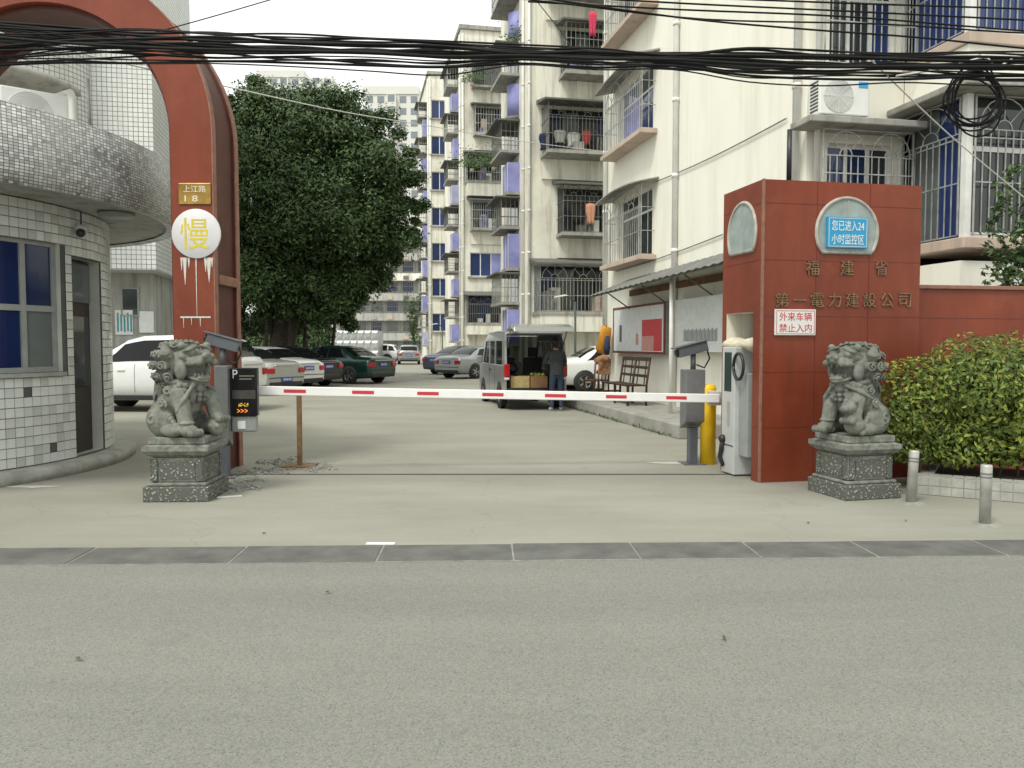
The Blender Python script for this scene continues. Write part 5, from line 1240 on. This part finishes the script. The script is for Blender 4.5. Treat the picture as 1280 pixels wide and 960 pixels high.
# ------------------------------------------------------------------ van with its tailgate up
def gclear():
    m, n, b = nodes('van_glass'); b.inputs['Base Color'].default_value = (.02, .025, .025, 1); b.inputs['Roughness'].default_value = .05
    tr = N(n, 'ShaderNodeBsdfTransparent'); tr.inputs[0].default_value = (.45, .48, .47, 1); mxs = N(n, 'ShaderNodeMixShader'); mxs.inputs[0].default_value = .45
    n.links.new(tr.outputs[0], mxs.inputs[1]); n.links.new(b.outputs[0], mxs.inputs[2]); n.links.new(mxs.outputs[0], n.nodes['Material Output'].inputs[0])
gclear()
pv = at(670, 440, 18.7); VN = thing('open_van', 'grey minivan with its tailgate raised and crates in the back', 'van', (pv.x, pv.y, .004), rad(90)+LANE)
VW, VH = .74, 1.80
prof = [(.0, .36), (.02, 1.0), (.12, 1.66), (.22, VH), (2.5, VH+.02), (2.72, VH-.04), (3.28, 1.12), (3.68, .98), (3.78, .82), (3.8, .36)]
wins = [(.42, 1.3), (1.38, 2.1), (2.18, 2.9)]
for s_ in (-1, 1):
    # lower panel, roof rail and pillars, so the windows are real openings
    y = s_*VW; yo = -s_*.05
    lo = MB(); lo.prism([(.0, y, .30), (.02, y, 1.05), (3.3, y, 1.05), (3.68, y, .98), (3.78, y, .82), (3.8, y, .30)], (0, yo, 0)); lo.build('side_panel', 'paint_van', VN, bevel=.015)
    up = MB(); up.prism([(.115, y*.985, 1.62), (.2, y*.95, VH), (2.5, y*.95, VH+.01), (2.72, y*.95, VH-.05), (2.86, y*.985, 1.62)], (0, yo, 0)); up.build('roof_rail', 'paint_van', VN)
    for a, b, c_, d_2 in ((.02, .36, .115, .42), (1.30, 1.40, 1.30, 1.40), (2.10, 2.20, 2.10, 2.20), (3.12, 3.3, 2.72, 2.86)):
        pl = MB(); pl.prism([(a, y, 1.052), (b, y, 1.052), (d_2, y*.985, 1.618), (c_, y*.985, 1.618)], (0, yo, 0)); pl.build('pillar', 'paint_van', VN)
    for a, b, c_, d_2 in ((.36, 1.3, .42, 1.3), (1.4, 2.1, 1.4, 2.1), (2.2, 3.12, 2.2, 2.72)):
        pl = MB(); pl.prism([(a, y-s_*.02, 1.053), (b, y-s_*.02, 1.053), (d_2, y*.985-s_*.02, 1.617), (c_, y*.985-s_*.02, 1.617)], (0, -s_*.006, 0)); pl.build('window', 'van_glass', VN)
    m_ = MB(); m_.obox((.03, s_*(VW-.05), .93), (.12, .13, .30)); m_.build('tail_light', 'lamp_red', VN, bevel=.02); m_ = MB(); m_.obox((.03, s_*(VW-.05), .74), (.10, .115, .06)); m_.build('reversing_light', 'lamp_clear', VN, bevel=.015)
    m_ = MB(); m_.obox((3.74, s_*(VW-.16), .85), (.12, .24, .16)); m_.build('headlight', 'lamp_clear', VN, bevel=.03)
    m_ = MB(); m_.obox((2.98, s_*(VW+.12), 1.14), (.09, .16, .2)); m_.build('mirror', 'paint_van', VN, bevel=.03)
    for xw in (.72, 3.1):
        MB().lathe([(.001, 0), (.35, 0), (.34, .012), (.001, .012)], 28).build('wheel_arch', 'trim_black', VN, loc=(xw, s_*(VW-.002), .31), rot=(-s_*pi/2, 0, 0))
        wh = MB().lathe([(.17, 0), (.26, 0), (.285, .03), (.285, .14), (.26, .17), (.17, .17)], 28).build('wheel', 'tyre', VN, loc=(xw, s_*(VW-.145), .285), rot=(-s_*pi/2, 0, 0))
        MB().lathe([(.17, .15), (.18, .165), (.15, .15), (.06, .17), (.001, .17)], 20).build('rim', 'rim', wh)
    for xd in (1.35, 2.15): MB().box(xd-.004, xd+.004, s_*VW-.002*s_ if s_ > 0 else -VW-.003, s_*VW+.003 if s_ > 0 else -VW+.002, .36, 1.05).build('door_seam', 'trim_black', VN)
    MB().obox((2.0, s_*(VW+.012), .9), (.16, .03, .03)).build('door_handle', 'trim_black', VN)
MB().prism([(.14, -VW*.95, VH-.03), (.2, -VW*.94, VH+.03), (1.3, -VW*.94, VH+.07), (2.5, -VW*.94, VH+.04), (2.72, -VW*.94, VH-.04), (2.5, -VW*.94, VH-.02), (.3, -VW*.94, VH-.04)], (0, VW*1.88, 0)).build('roof', 'paint_van', VN, bevel=.02)
MB().prism([(2.75, -VW*.92, VH-.06), (2.77, -VW*.92, VH-.05), (3.33, -VW*.95, 1.06), (3.3, -VW*.95, 1.05)], (0, VW*1.88, 0)).build('windscreen', 'van_glass', VN)
MB().prism([(3.3, -VW+.06, .4), (3.3, -VW+.06, 1.05), (3.68, -VW+.06, .97), (3.78, -VW+.06, .8), (3.79, -VW+.06, .4)], (0, 2*VW-.12, 0)).build('nose', 'paint_van', VN)
MB().box(.02, 3.3, -VW+.055, VW-.055, .46, .52).build('floor', 'trim_black', VN)
MB().box(-.09, .1, -VW-.01, VW+.01, .30, .47).build('rear_bumper', 'paint_van', VN, bevel=.03); MB().box(-.094, -.0905, -.2, .2, .33, .42).build('number_plate', 'plate_blue', VN)
MB().box(.1, 3.2, -.5, .5, .25, .455).build('underbody', 'trim_black', VN)
for y in (-.36, .36):
    m_ = MB(); m_.box(1.9, 2.02, y-.24, y+.24, .525, 1.2); m_.box(1.92, 2.0, y-.12, y+.12, 1.22, 1.46); m_.box(2.02, 2.45, y-.24, y+.24, .525, .75); m_.build('seat', 'trim_black', VN, bevel=.03)
tg = MB(); tg.prism([(.16, -VW*.93, VH+.035), (.14, -VW*.93, VH+.10), (-.35, -VW*.95, VH+.20), (-.86, -VW*.9, VH+.13), (-.93, -VW*.88, VH+.02), (-.86, -VW*.88, VH+.03), (-.35, -VW*.93, VH+.11)], (0, VW*1.84, 0)); o = tg.build('tailgate', 'paint_van', VN, bevel=.015)
tw = MB(); tw.prism([(.02, -VW*.75, VH+.07), (-.36, -VW*.75, VH+.10), (-.36, -VW*.75, VH+.105), (.02, -VW*.75, VH+.075)], (0, VW*1.5, 0)); tw.build('tailgate_lining', 'trim_black', o)
for s_ in (-1, 1): MB().tube([(.1, s_*.66, 1.45), (-.34, s_*.67, VH+.1)], .014, 6).build('gas_strut', 'bar_dark', VN)
simple('straw', (.50, .38, .17), .85, .25, 14, bmp=.3); simple('carton', (.36, .20, .10), .85, .2, 6); simple('fruit_yellow', (.42, .40, .05), .5, .3, 9); simple('bag_dark', (.03, .035, .04), .6, .5, 8)
vfr = Frame((pv.x, pv.y), rad(90)+LANE)
def invan(x, y, z): return vfr.m @ Vector((x, y, z)) + vfr.o
def crate(label, x, y, col, wy):
    q = invan(x, y, .524); t = thing('crate', label, 'crate', (q.x, q.y, .524), rad(90)+LANE, 'crates in the back of the van')
    for a, b, c_, d_2 in ((-.2, -.185, -wy, wy), (.185, .2, -wy, wy), (-.184, .184, -wy, -wy+.015), (-.184, .184, wy-.015, wy)): MB().box(a, b, c_, d_2, 0, .27).build('side', col, t)
    MB().box(-.184, .184, -wy+.016, wy-.016, 0, .02).build('bottom', col, t)
    return t
crate('straw-coloured crate in the van beside the left tail lamp', .32, .35, 'straw', .22); crate('reddish brown carton in the van next to the straw crate', .30, -.1, 'carton', .2)
fr = random.Random(2)
for k in range(12):
    q = invan(.30+fr.uniform(-.12, .12), -.1+fr.uniform(-.12, .12), .524+.25+.05*(k//7)); MB().ball((0, 0, 0), (.05, .055, .045), seg=10, rings=7).build('fruit', 'fruit_yellow', loc=(q.x, q.y, q.z), label='yellow-green fruit heaped in the brown carton in the van', cat='fruit', group='fruit in the carton')
for k, (x, y, z, r_) in enumerate(((.62, .38, .68, .2), (.85, -.1, .72, .25), (.9, .4, .95, .16))):
    q = invan(x, y, z); o = MB().ball((0, 0, 0), (r_, r_*.9, r_*.8), seg=14, rings=10).build('sack', 'bag_dark', loc=(q.x, q.y, .524+r_*.75+(.3 if k == 2 else 0)), label='dark sack piled behind the crates in the van', cat='sack', group='sacks in the van'); d_ = o.modifiers.new('n', 'DISPLACE'); d_.texture = bpy.data.textures['crumple']; d_.strength = .1
simple('pink_plastic', (.6, .1, .35), .5, .1); q = invan(.25, .45, VH+.14)
o = MB().ball((0, 0, 0), (.09, .13, .05)).build('pink_bag', 'pink_plastic', loc=(q.x, q.y, q.z), label='pink plastic bag lying on the van roof', cat='bag')

# ------------------------------------------------------------------ the person at the van
simple('skin', (.42, .25, .17), .6, .1); simple('jacket_grey', (.045, .05, .05), .85, .25, 9, bmp=.3); simple('jeans', (.03, .045, .085), .85, .3, 12); simple('shoe_white', (.6, .6, .6), .6, .1); simple('hair_black', (.012, .011, .010), .6, .2)
def person():
    q = invan(-.38, -.40, 0); t = thing('person', 'person in a grey jacket and jeans standing at the open van, reaching in', 'person', (q.x, q.y, .004), rad(90)+LANE)
    # local +x is towards the van
    J = {'pel': (0, 0, .88, .135), 'wst': (.02, 0, 1.02, .125), 'chs': (.06, 0, 1.22, .15), 'nk0': (.08, 0, 1.38, .08), 'nk1': (.11, 0, 1.44, .052), 'hd0': (.13, 0, 1.52, .085), 'hd1': (.13, 0, 1.6, .088)}
    E_ = [('pel', 'wst'), ('wst', 'chs'), ('chs', 'nk0'), ('nk0', 'nk1'), ('nk1', 'hd0'), ('hd0', 'hd1')]
    for s in (-1, 1):
        k = 'L' if s > 0 else 'R'
        J.update({k+'hip': (0, .09*s, .82, .1), k+'kn': (.04, .1*s, .46, .066), k+'an': (-.02, .11*s, .09, .045), k+'ft': (.12, .13*s, .04, .04), k+'sh': (.07, .17*s, 1.33, .072), k+'el': (.16, .25*s, 1.1, .05), k+'wr': (.36, .2*s, 1.0, .033), k+'pm': (.43, .19*s, .99, .03)})
        E_ += [('pel', k+'hip'), (k+'hip', k+'kn'), (k+'kn', k+'an'), (k+'an', k+'ft'), ('chs', k+'sh'), (k+'sh', k+'el'), (k+'el', k+'wr'), (k+'wr', k+'pm')]
        for f in range(4):
            y = .19*s+(f-1.5)*.021; J[f'{k}f{f}'] = (.49, y, .985, .011); J[f'{k}g{f}'] = (.525+.008*(f in (1, 2)), y, .955, .009); E_ += [(k+'pm', f'{k}f{f}'), (f'{k}f{f}', f'{k}g{f}')]
        J[k+'t0'] = (.43, .15*s, .975, .011); J[k+'t1'] = (.47, .135*s, .96, .009); E_ += [(k+'pm', k+'t0'), (k+'t0', k+'t1')]
    ks_ = list(J); me = bpy.data.meshes.new('body'); me.from_pydata([J[a][:3] for a in ks_], [(ks_.index(a), ks_.index(b)) for a, b in E_], [])
    o = bpy.data.objects.new('tmp', me); COL.objects.link(o); o.modifiers.new('s', 'SKIN'); sv = me.skin_vertices[0].data
    for i, a in enumerate(ks_): sv[i].radius = (J[a][3], J[a][3]); sv[i].use_root = (a == 'pel')
    ss = o.modifiers.new('d', 'SUBSURF'); ss.levels = ss.render_levels = 2
    m2 = bpy.data.meshes.new_from_object(o.evaluated_get(bpy.context.evaluated_depsgraph_get())); bpy.data.objects.remove(o)
    m2.materials.clear()
    for a in ('skin', 'jacket_grey', 'jeans', 'shoe_white', 'hair_black'): m2.materials.append(MATS[a])
    for pl in m2.polygons:
        c_ = pl.center; pl.use_smooth = True; z = c_.z
        pl.material_index = 3 if z < .085 else 2 if z < .9 and c_.x < .25 and abs(c_.y) < .24 else (0 if (c_.x > .345) else 1) if z < 1.41 else (4 if z > 1.56 or c_.x < .12 and z > 1.45 else 0)
    link('body', m2, t)
    h = MB().ball((.115, 0, 1.59), (.112, .1, .105), seg=16, rings=12); h.build('hair', 'hair_black', t)
    for s in (-1, 1): MB().ball((.13, .088*s, 1.53), (.02, .012, .03), seg=8, rings=6).build('ear', 'skin', t)
    MB().ball((.225, 0, 1.51), (.02, .014, .022), seg=8, rings=6).build('nose', 'skin', t)
    j = MB().lathe([(.158, .84), (.165, .9), (.158, 1.0), (.165, 1.15)], 20, (.01, 0, 0)); j.build('jacket_hem', 'jacket_grey', t).scale = (.86, 1, 1)
person()

# ================================================================== LANE FURNITURE
simple('lamp_green', (.03, .05, .045), .5, .2)
def lamp_post(label, px, D, ztop, arm):
    p = at(px, 440, D); t = thing('street_lamp', label, 'street lamp', (p.x, p.y, 0), 0, 'garden lamp posts along the lane')
    MB().tube([(0, 0, 0), (0, 0, .3), (0, 0, ztop)], [.07, .045, .035], 10).build('pole', 'lamp_green', t)
    MB().tube([(0, 0, ztop-.02), (-arm*.3, 0, ztop+.14), (-arm*.7, 0, ztop+.2), (-arm, 0, ztop+.17)], .022, 8).build('arm', 'lamp_green', t)
    MB().prism([(-arm*1.25, -.09, ztop+.12), (-arm*1.2, -.09, ztop+.17), (-arm*.6, -.09, ztop+.24), (-arm*.4, -.09, ztop+.2)], (0, .18, 0)).build('lamp_head', 'frame_white', t, bevel=.02)
lamp_post('garden lamp post with a pale flat head in front of the caged balconies', 719, 27.5, 3.0, .6); lamp_post('garden lamp post standing far along the lane by the blue car', 553, 50, 2.6, .6)
simple('tank_steel', (.52, .54, .54), .5, .15, metal=.45)
a_, b_ = at(411, 413, 60), at(473, 440, 60); t = thing('water_tank', 'stainless steel water tank of pressed square panels at the lane end', 'water tank', (a_.x, 60, 0))
Wt = b_.x-a_.x; MB().box(.03, Wt-.03, .06, 2.4, .3, a_.z-.03).build('body', 'tank_steel', t); MB().box(-.05, Wt+.05, 0.02, 2.4, 0, .298).build('base', 'walk_concrete', t)
nx_ = 7; rows = 3; hz_ = (a_.z-.3)/rows; wx_ = Wt/nx_
pm = MB(); pm.add([(-wx_/2+.02, 0, -hz_/2+.02), (wx_/2-.02, 0, -hz_/2+.02), (wx_/2-.02, 0, hz_/2-.02), (-wx_/2+.02, 0, hz_/2-.02), (-wx_/4, -.07, -hz_/5), (wx_/4, -.07, -hz_/5), (wx_/4, -.10, hz_/4), (-wx_/4, -.10, hz_/4)], [(0, 1, 5, 4), (1, 2, 6, 5), (2, 3, 7, 6), (3, 0, 4, 7), (4, 5, 6, 7)])
pme = pm.mesh('panel', 'tank_steel')
for i in range(nx_):
    for j in range(rows): link('panel', pme, t, loc=(wx_*(i+.5), .055, .3+hz_*(j+.5)))
# stone wall and hedge band in the shade behind the parked cars
mb = MB().box(0, 13, 0, .25, 0, 1.5); mb.build('boundary_wall', 'wall_grey', loc=(at(250, 440, 52).x-4, 52, 0), label='low grey boundary wall in the shade behind the parked cars', cat='wall')
# laundry and plants on the balconies
simple('cloth_navy', (.02, .03, .07), .9, .3); simple('cloth_white', (.6, .6, .58), .9, .15); simple('cloth_red', (.42, .05, .05), .9, .2); simple('cloth_peach', (.55, .27, .18), .9, .2); simple('cloth_pink', (.62, .05, .12), .9, .2); simple('cloth_black', (.02, .02, .02), .9, .3)
def garment(label, px, py, D, w_, h_, m_, seed):
    p = at(px, py, D); r = random.Random(seed); t = thing('hanging_garment', label, 'laundry', (p.x, p.y, p.z), LANE, 'laundry on the caged balconies')
    mb = MB(); nx, nz_ = 8, 6; vv = []
    for j in range(nz_+1):
        for i in range(nx+1):
            u = i/nx-.5; vv.append((u*w_*(1+.15*math.sin(j)), .04*math.sin(i*1.7+seed)*(j/nz_), -h_*j/nz_+.06*w_*abs(u)*(-3)))
    mb.add(vv, [(j*(nx+1)+i, j*(nx+1)+i+1, (j+1)*(nx+1)+i+1, (j+1)*(nx+1)+i) for j in range(nz_) for i in range(nx)], 0, True)
    o = mb.build('cloth', m_, t, fix=False); o.modifiers.new('s', 'SOLIDIFY').thickness = .012
    MB().tube([(-w_*.3, 0, -.01), (0, 0, .06), (w_*.3, 0, -.01)], .008, 5).build('hanger', 'bar_dark', t)
for i, (l, px, py, w_, h_, m_) in enumerate((('navy garment hanging behind bars beside white washing', 683, 166, .5, .6, 'cloth_navy'), ('white shirt hanging at the middle of the laundry balcony', 700, 162, .42, .45, 'cloth_white'), ('white towel hanging between the shirt and the red top', 717, 165, .45, .5, 'cloth_white'), ('red top hanging beside the white towel', 733, 163, .3, .5, 'cloth_red'), ('black garment at the drain-pipe end of the laundry balcony', 745, 165, .3, .7, 'cloth_black'), ('peach towel hanging at a caged balcony below the laundry', 738, 254, .32, .75, 'cloth_peach'), ('dark shirt hanging beside the peach towel', 722, 253, .5, .7, 'cloth_black'), ('pink cloth hanging high under the top balcony by the drain pipe', 741, 14, .25, .85, 'cloth_pink'))):
    garment(l, px, py, 29.5 if i < 7 else 29.0, w_, h_, m_, i)
def plant(label, px, py, D, n_, size, spread, seed, hang=False):
    r = random.Random(seed); p = at(px, py, D); t = thing('potted_plant', label, 'plant', p, LANE, 'plants on the balconies')
    MB().lathe([(.001, 0), (.1, 0), (.13, .2), (.11, .2), (.001, .18)], 14).build('pot', 'slab_peach', t)
    mb = MB()
    for _ in range(n_):
        d = Vector((r.gauss(0, 1), r.gauss(0, .6), abs(r.gauss(0, .8)) if not hang else r.gauss(0, .8)))*spread; leaf(mb, d+Vector((0, -.1, .25)), Vector((r.uniform(-1, 1), -1, r.uniform(0, 1))), size, size*.45, r)
    mb.build('foliage', 'plant_leaf', t, fix=False, kind='stuff')
plant('leafy plant spilling under the top stair bay of the laundry block', 652, 58, 31, 260, .14, .32, 1, True)
plant('leafy plant crowding a balcony of the block with the sliding window', 590, 215, 50, 420, .16, .55, 2)
plant('second leafy plant on that crowded balcony, nearer the drain pipe', 617, 213, 50, 380, .16, .5, 3)
plant('leafy plant hanging on the top balcony of that block', 590, 108, 50, 260, .16, .45, 4)

# ================================================================== OVERHEAD CABLES
simple('cable_black', (.010, .010, .0105), .7, .3, spec=.2); simple('cable_white', (.6, .6, .58), .5, .1)
cr = random.Random(21)
BY = [(-300, 25), (0, 46), (240, 55), (500, 62), (700, 68), (860, 74), (1000, 77), (1130, 78), (1280, 80), (1600, 72)]
def byy(px):
    for (a, b), (c_, d_2) in zip(BY, BY[1:]):
        if a <= px <= c_: t_ = (px-a)/(c_-a); t_ = t_; return b+(d_2-b)*t_
    return BY[-1][1]
def cable(pts, r, mat='cable_black', label='black overhead cable running in the sagging bundle across the gateway', group='bundled overhead cables'):
    P = [Vector(p) for p in pts]; Q = []
    for i in range(len(P)-1):
        a, b, c_, d_2 = P[max(i-1, 0)], P[i], P[i+1], P[min(i+2, len(P)-1)]
        for k in range(5):
            t_ = k/5; Q.append(.5*((2*b)+(c_-a)*t_+(2*a-5*b+4*c_-d_2)*t_*t_+(3*b-a-3*c_+d_2)*t_**3))
    Q.append(P[-1]); MB().tube(Q, r, 6, caps=False).build('overhead_cable', mat, label=label, cat='cable', group=group, fix=False)
for k in range(26):
    lo = k < 6; off = cr.uniform(-8, 8) if lo else cr.gauss(4, 9.5); D = 7.0+cr.uniform(-.18, .18); lf = cr.uniform(-18, 30); rg = cr.uniform(-12, 12)
    pts = []
    for px in range(-300, 1601, 95):
        f_l = max(0, (240-px)/240)**1.3 if px < 240 else 0; f_r = max(0, (px-1000)/300) if px > 1000 else 0
        y = byy(px)+off*(.55 if 560 < px < 900 else 1)+lf*f_l*.7+rg*f_r*.6+cr.uniform(-3.6, 3.6)*(1 if not lo else .5); pts.append(at(px, y, D+.0004*px*math.sin(k)))
    if lo: cable(pts, cr.choice((.010, .013, .016)), label='thick black trunk cable in the sagging bundle across the gateway', group='thick overhead cables')
    else: cable(pts, cr.choice((.006, .007, .009, .011)), label='thin black overhead cable in the sagging bundle across the gateway')
def wire(label, pts, r=.008, mat='cable_black'): cable([at(*p) for p in pts], r, mat, label, None)
wire('thin black wire rising from the arch towards the sky', [(150, 52, 8.0), (240, 28, 8.2), (330, 2, 8.4), (420, -25, 8.6)], .006)
wire('white wire sagging from the guardhouse across to the cream building', [(-60, 20, 7.5), (0, 41, 8), (150, 78, 9), (300, 112, 11), (430, 140, 14), (540, 158, 17), (640, 175, 20), (760, 190, 21.6)], .009, 'cable_white')
for i, (a, b, c_) in enumerate(((-6, 4, 12), (10, 21, 40), (2, 14, 26))):
    cable([at(640+i*20, a-8, 7.4), at(850, a+2, 7.5), at(1060, b, 7.6), at(1300, c_, 7.7), at(1500, c_+10, 7.8)], .009, label='thin black wire strung above the cable bundle to the right', group='wires above the bundle')
wire('thin wire crossing in front of the barred balcony at slab height', [(640, -8, 7.2), (850, 22, 7.2), (1000, 36, 7.2), (1150, 47, 7.2), (1300, 62, 7.2), (1500, 75, 7.2)], .009)
wire('thin slack wire with clips above the bundle', [(500, -20, 7.3), (700, 4, 7.3), (880, 24, 7.3), (1100, 30, 7.3), (1300, 42, 7.3), (1500, 40, 7.3)], .008)
wire('white wire dropping diagonally past the barred balcony', [(1080, 66, 7.0), (1140, 125, 8.2), (1200, 180, 9), (1290, 255, 9.6)], .007, 'cable_white')
wire('white wire tied along the cable bundle near the coil', [(1120, 95, 6.9), (1180, 85, 6.9), (1230, 72, 6.9), (1245, 84, 6.9), (1270, 70, 6.9)], .008, 'cable_white')
wire('dark wire slanting up across the cream gable', [(670, 0, 20), (705, 45, 18), (730, 85, 16)], .012)
cc = at(1220, 122, 6.95); t = thing('cable_coil', 'round coil of spare black cable hanging from the bundle', 'cable coil', (cc.x, cc.y, cc.z))
for k in range(7):
    rx, rz_ = cr.uniform(.16, .26), cr.uniform(.2, .3); ox, oz = cr.uniform(-.07, .07), cr.uniform(-.06, .06); th = cr.uniform(-.5, .5)
    mb = MB().tube([(ox+rx*math.cos(a)*math.cos(th)-rz_*math.sin(a)*math.sin(th)*.3, .03*k-.1+.02*math.sin(2*a), oz+rz_*math.sin(a)) for a in [2*pi*i/30 for i in range(31)]], .008, 6, caps=False); mb.build('loop', 'cable_black', t, fix=False)
MB().tube([(0, -.12, .3), (.02, 0, .36), (.0, .14, .3)], .014, 6).build('tie', 'cable_white', t)
# rubble by the lion and the rest post
def rubble(label, spots, seed, n_):
    r = random.Random(seed); mb = MB()
    for _ in range(n_):
        px, py, s_ = r.choice(spots); p = ground(px+r.gauss(0, s_), py+r.gauss(0, s_*.22)); q = r.uniform(.006, .024); mb.obox((p.x, p.y, .004+q*.35), (q*2, q*r.uniform(1, 2), q), (r.uniform(-.5, .5), r.uniform(-.5, .5), r.uniform(0, 3)))
    mb.build('rubble', 'mortar', kind='stuff', label=label, cat='rubble', fix=False)
rubble('loose mortar rubble by the rest post and the lion pedestal', [(330, 590, 12), (395, 586, 10), (300, 610, 12), (350, 578, 14), (310, 600, 10)], 3, 420)
sheet_ = MB().box(-.12, .12, -.02, .02, 0, .01); p = ground(287, 622); sheet_.build('wood_strip', 'cable_white', loc=(p.x, p.y, .006), rot=(0, 0, .4), label='thin white strip lying beside the lion pedestal', cat='strip')

small_tree('dark leafy young tree between the low red wall and the balcony wing', 1278, 10.3, 225, 95, 7, n=5000, size=.09, name='young_tree')
def weeds():
    r = random.Random(6); mb = MB()
    for _ in range(420):
        y = r.uniform(1.2, 9.5); x = -1.5-abs(r.gauss(0, .05)); cl_ = noise.noise(Vector((y*1.3, 0, 0)))
        if cl_ < -.2: continue
        p = onlane(x-.01, y, 0); h = r.uniform(.02, .10); leaf(mb, Vector((p.x, p.y, .004+h*.5)), Vector((r.uniform(-1, 1), r.uniform(-1, 1), .2)), h, h*.22, r)
    mb.build('weeds', 'plant_leaf', kind='stuff', label='sparse weeds growing along the foot of the raised walkway', cat='weeds', fix=False)
weeds()
simple('cement_smear', (.52, .51, .47), .95, .25, 6)
def smear(label, px, py, w_, d_, seed):
    r = random.Random(seed); p = ground(px, py); k = 28
    pts = [(math.cos(2*pi*i/k)*w_*(1+.35*noise.noise(Vector((math.cos(2*pi*i/k)*1.5, math.sin(2*pi*i/k)*1.5, seed)))), math.sin(2*pi*i/k)*d_*(1+.5*noise.noise(Vector((math.cos(2*pi*i/k)*2, math.sin(2*pi*i/k)*2, seed+5)))), 0) for i in range(k)]
    MB().add(pts, [tuple(range(k))]).build('cement_smear', 'cement_smear', loc=(p.x, p.y, .008), label=label, cat='cement smear', fix=False)
smear('pale cement smear on the ground beside the yellow post', 838, 579, .3, .09, 1); smear('pale cement smear at the foot of the guardhouse step', 40, 609, .28, .07, 2)

simple('dry_leaf', (.13, .08, .04), .8, .4, 30)
lr = random.Random(17)
for i, (px, py) in enumerate(((98, 826), (1132, 652), (410, 742), (905, 800), (1010, 655), (330, 668))):
    p = ground(px, py); mb = MB(); w_, l_ = lr.uniform(.008, .012), lr.uniform(.018, .028)
    mb.add([(-l_, 0, .004), (-l_*.3, w_, .012), (l_*.5, w_*.8, .009), (l_, 0, .015), (l_*.4, -w_, .011), (-l_*.4, -w_*.9, .008), (0, 0, .004)], [(0, 1, 6), (1, 2, 6), (2, 3, 6), (3, 4, 6), (4, 5, 6), (5, 0, 6)])
    mb.build('dry_leaf', 'dry_leaf', loc=(p.x, p.y, .006), rot=(0, 0, lr.uniform(0, 6)), label='dry brown leaf lying on the pavement', cat='leaf', group='dry leaves on the ground', fix=False)
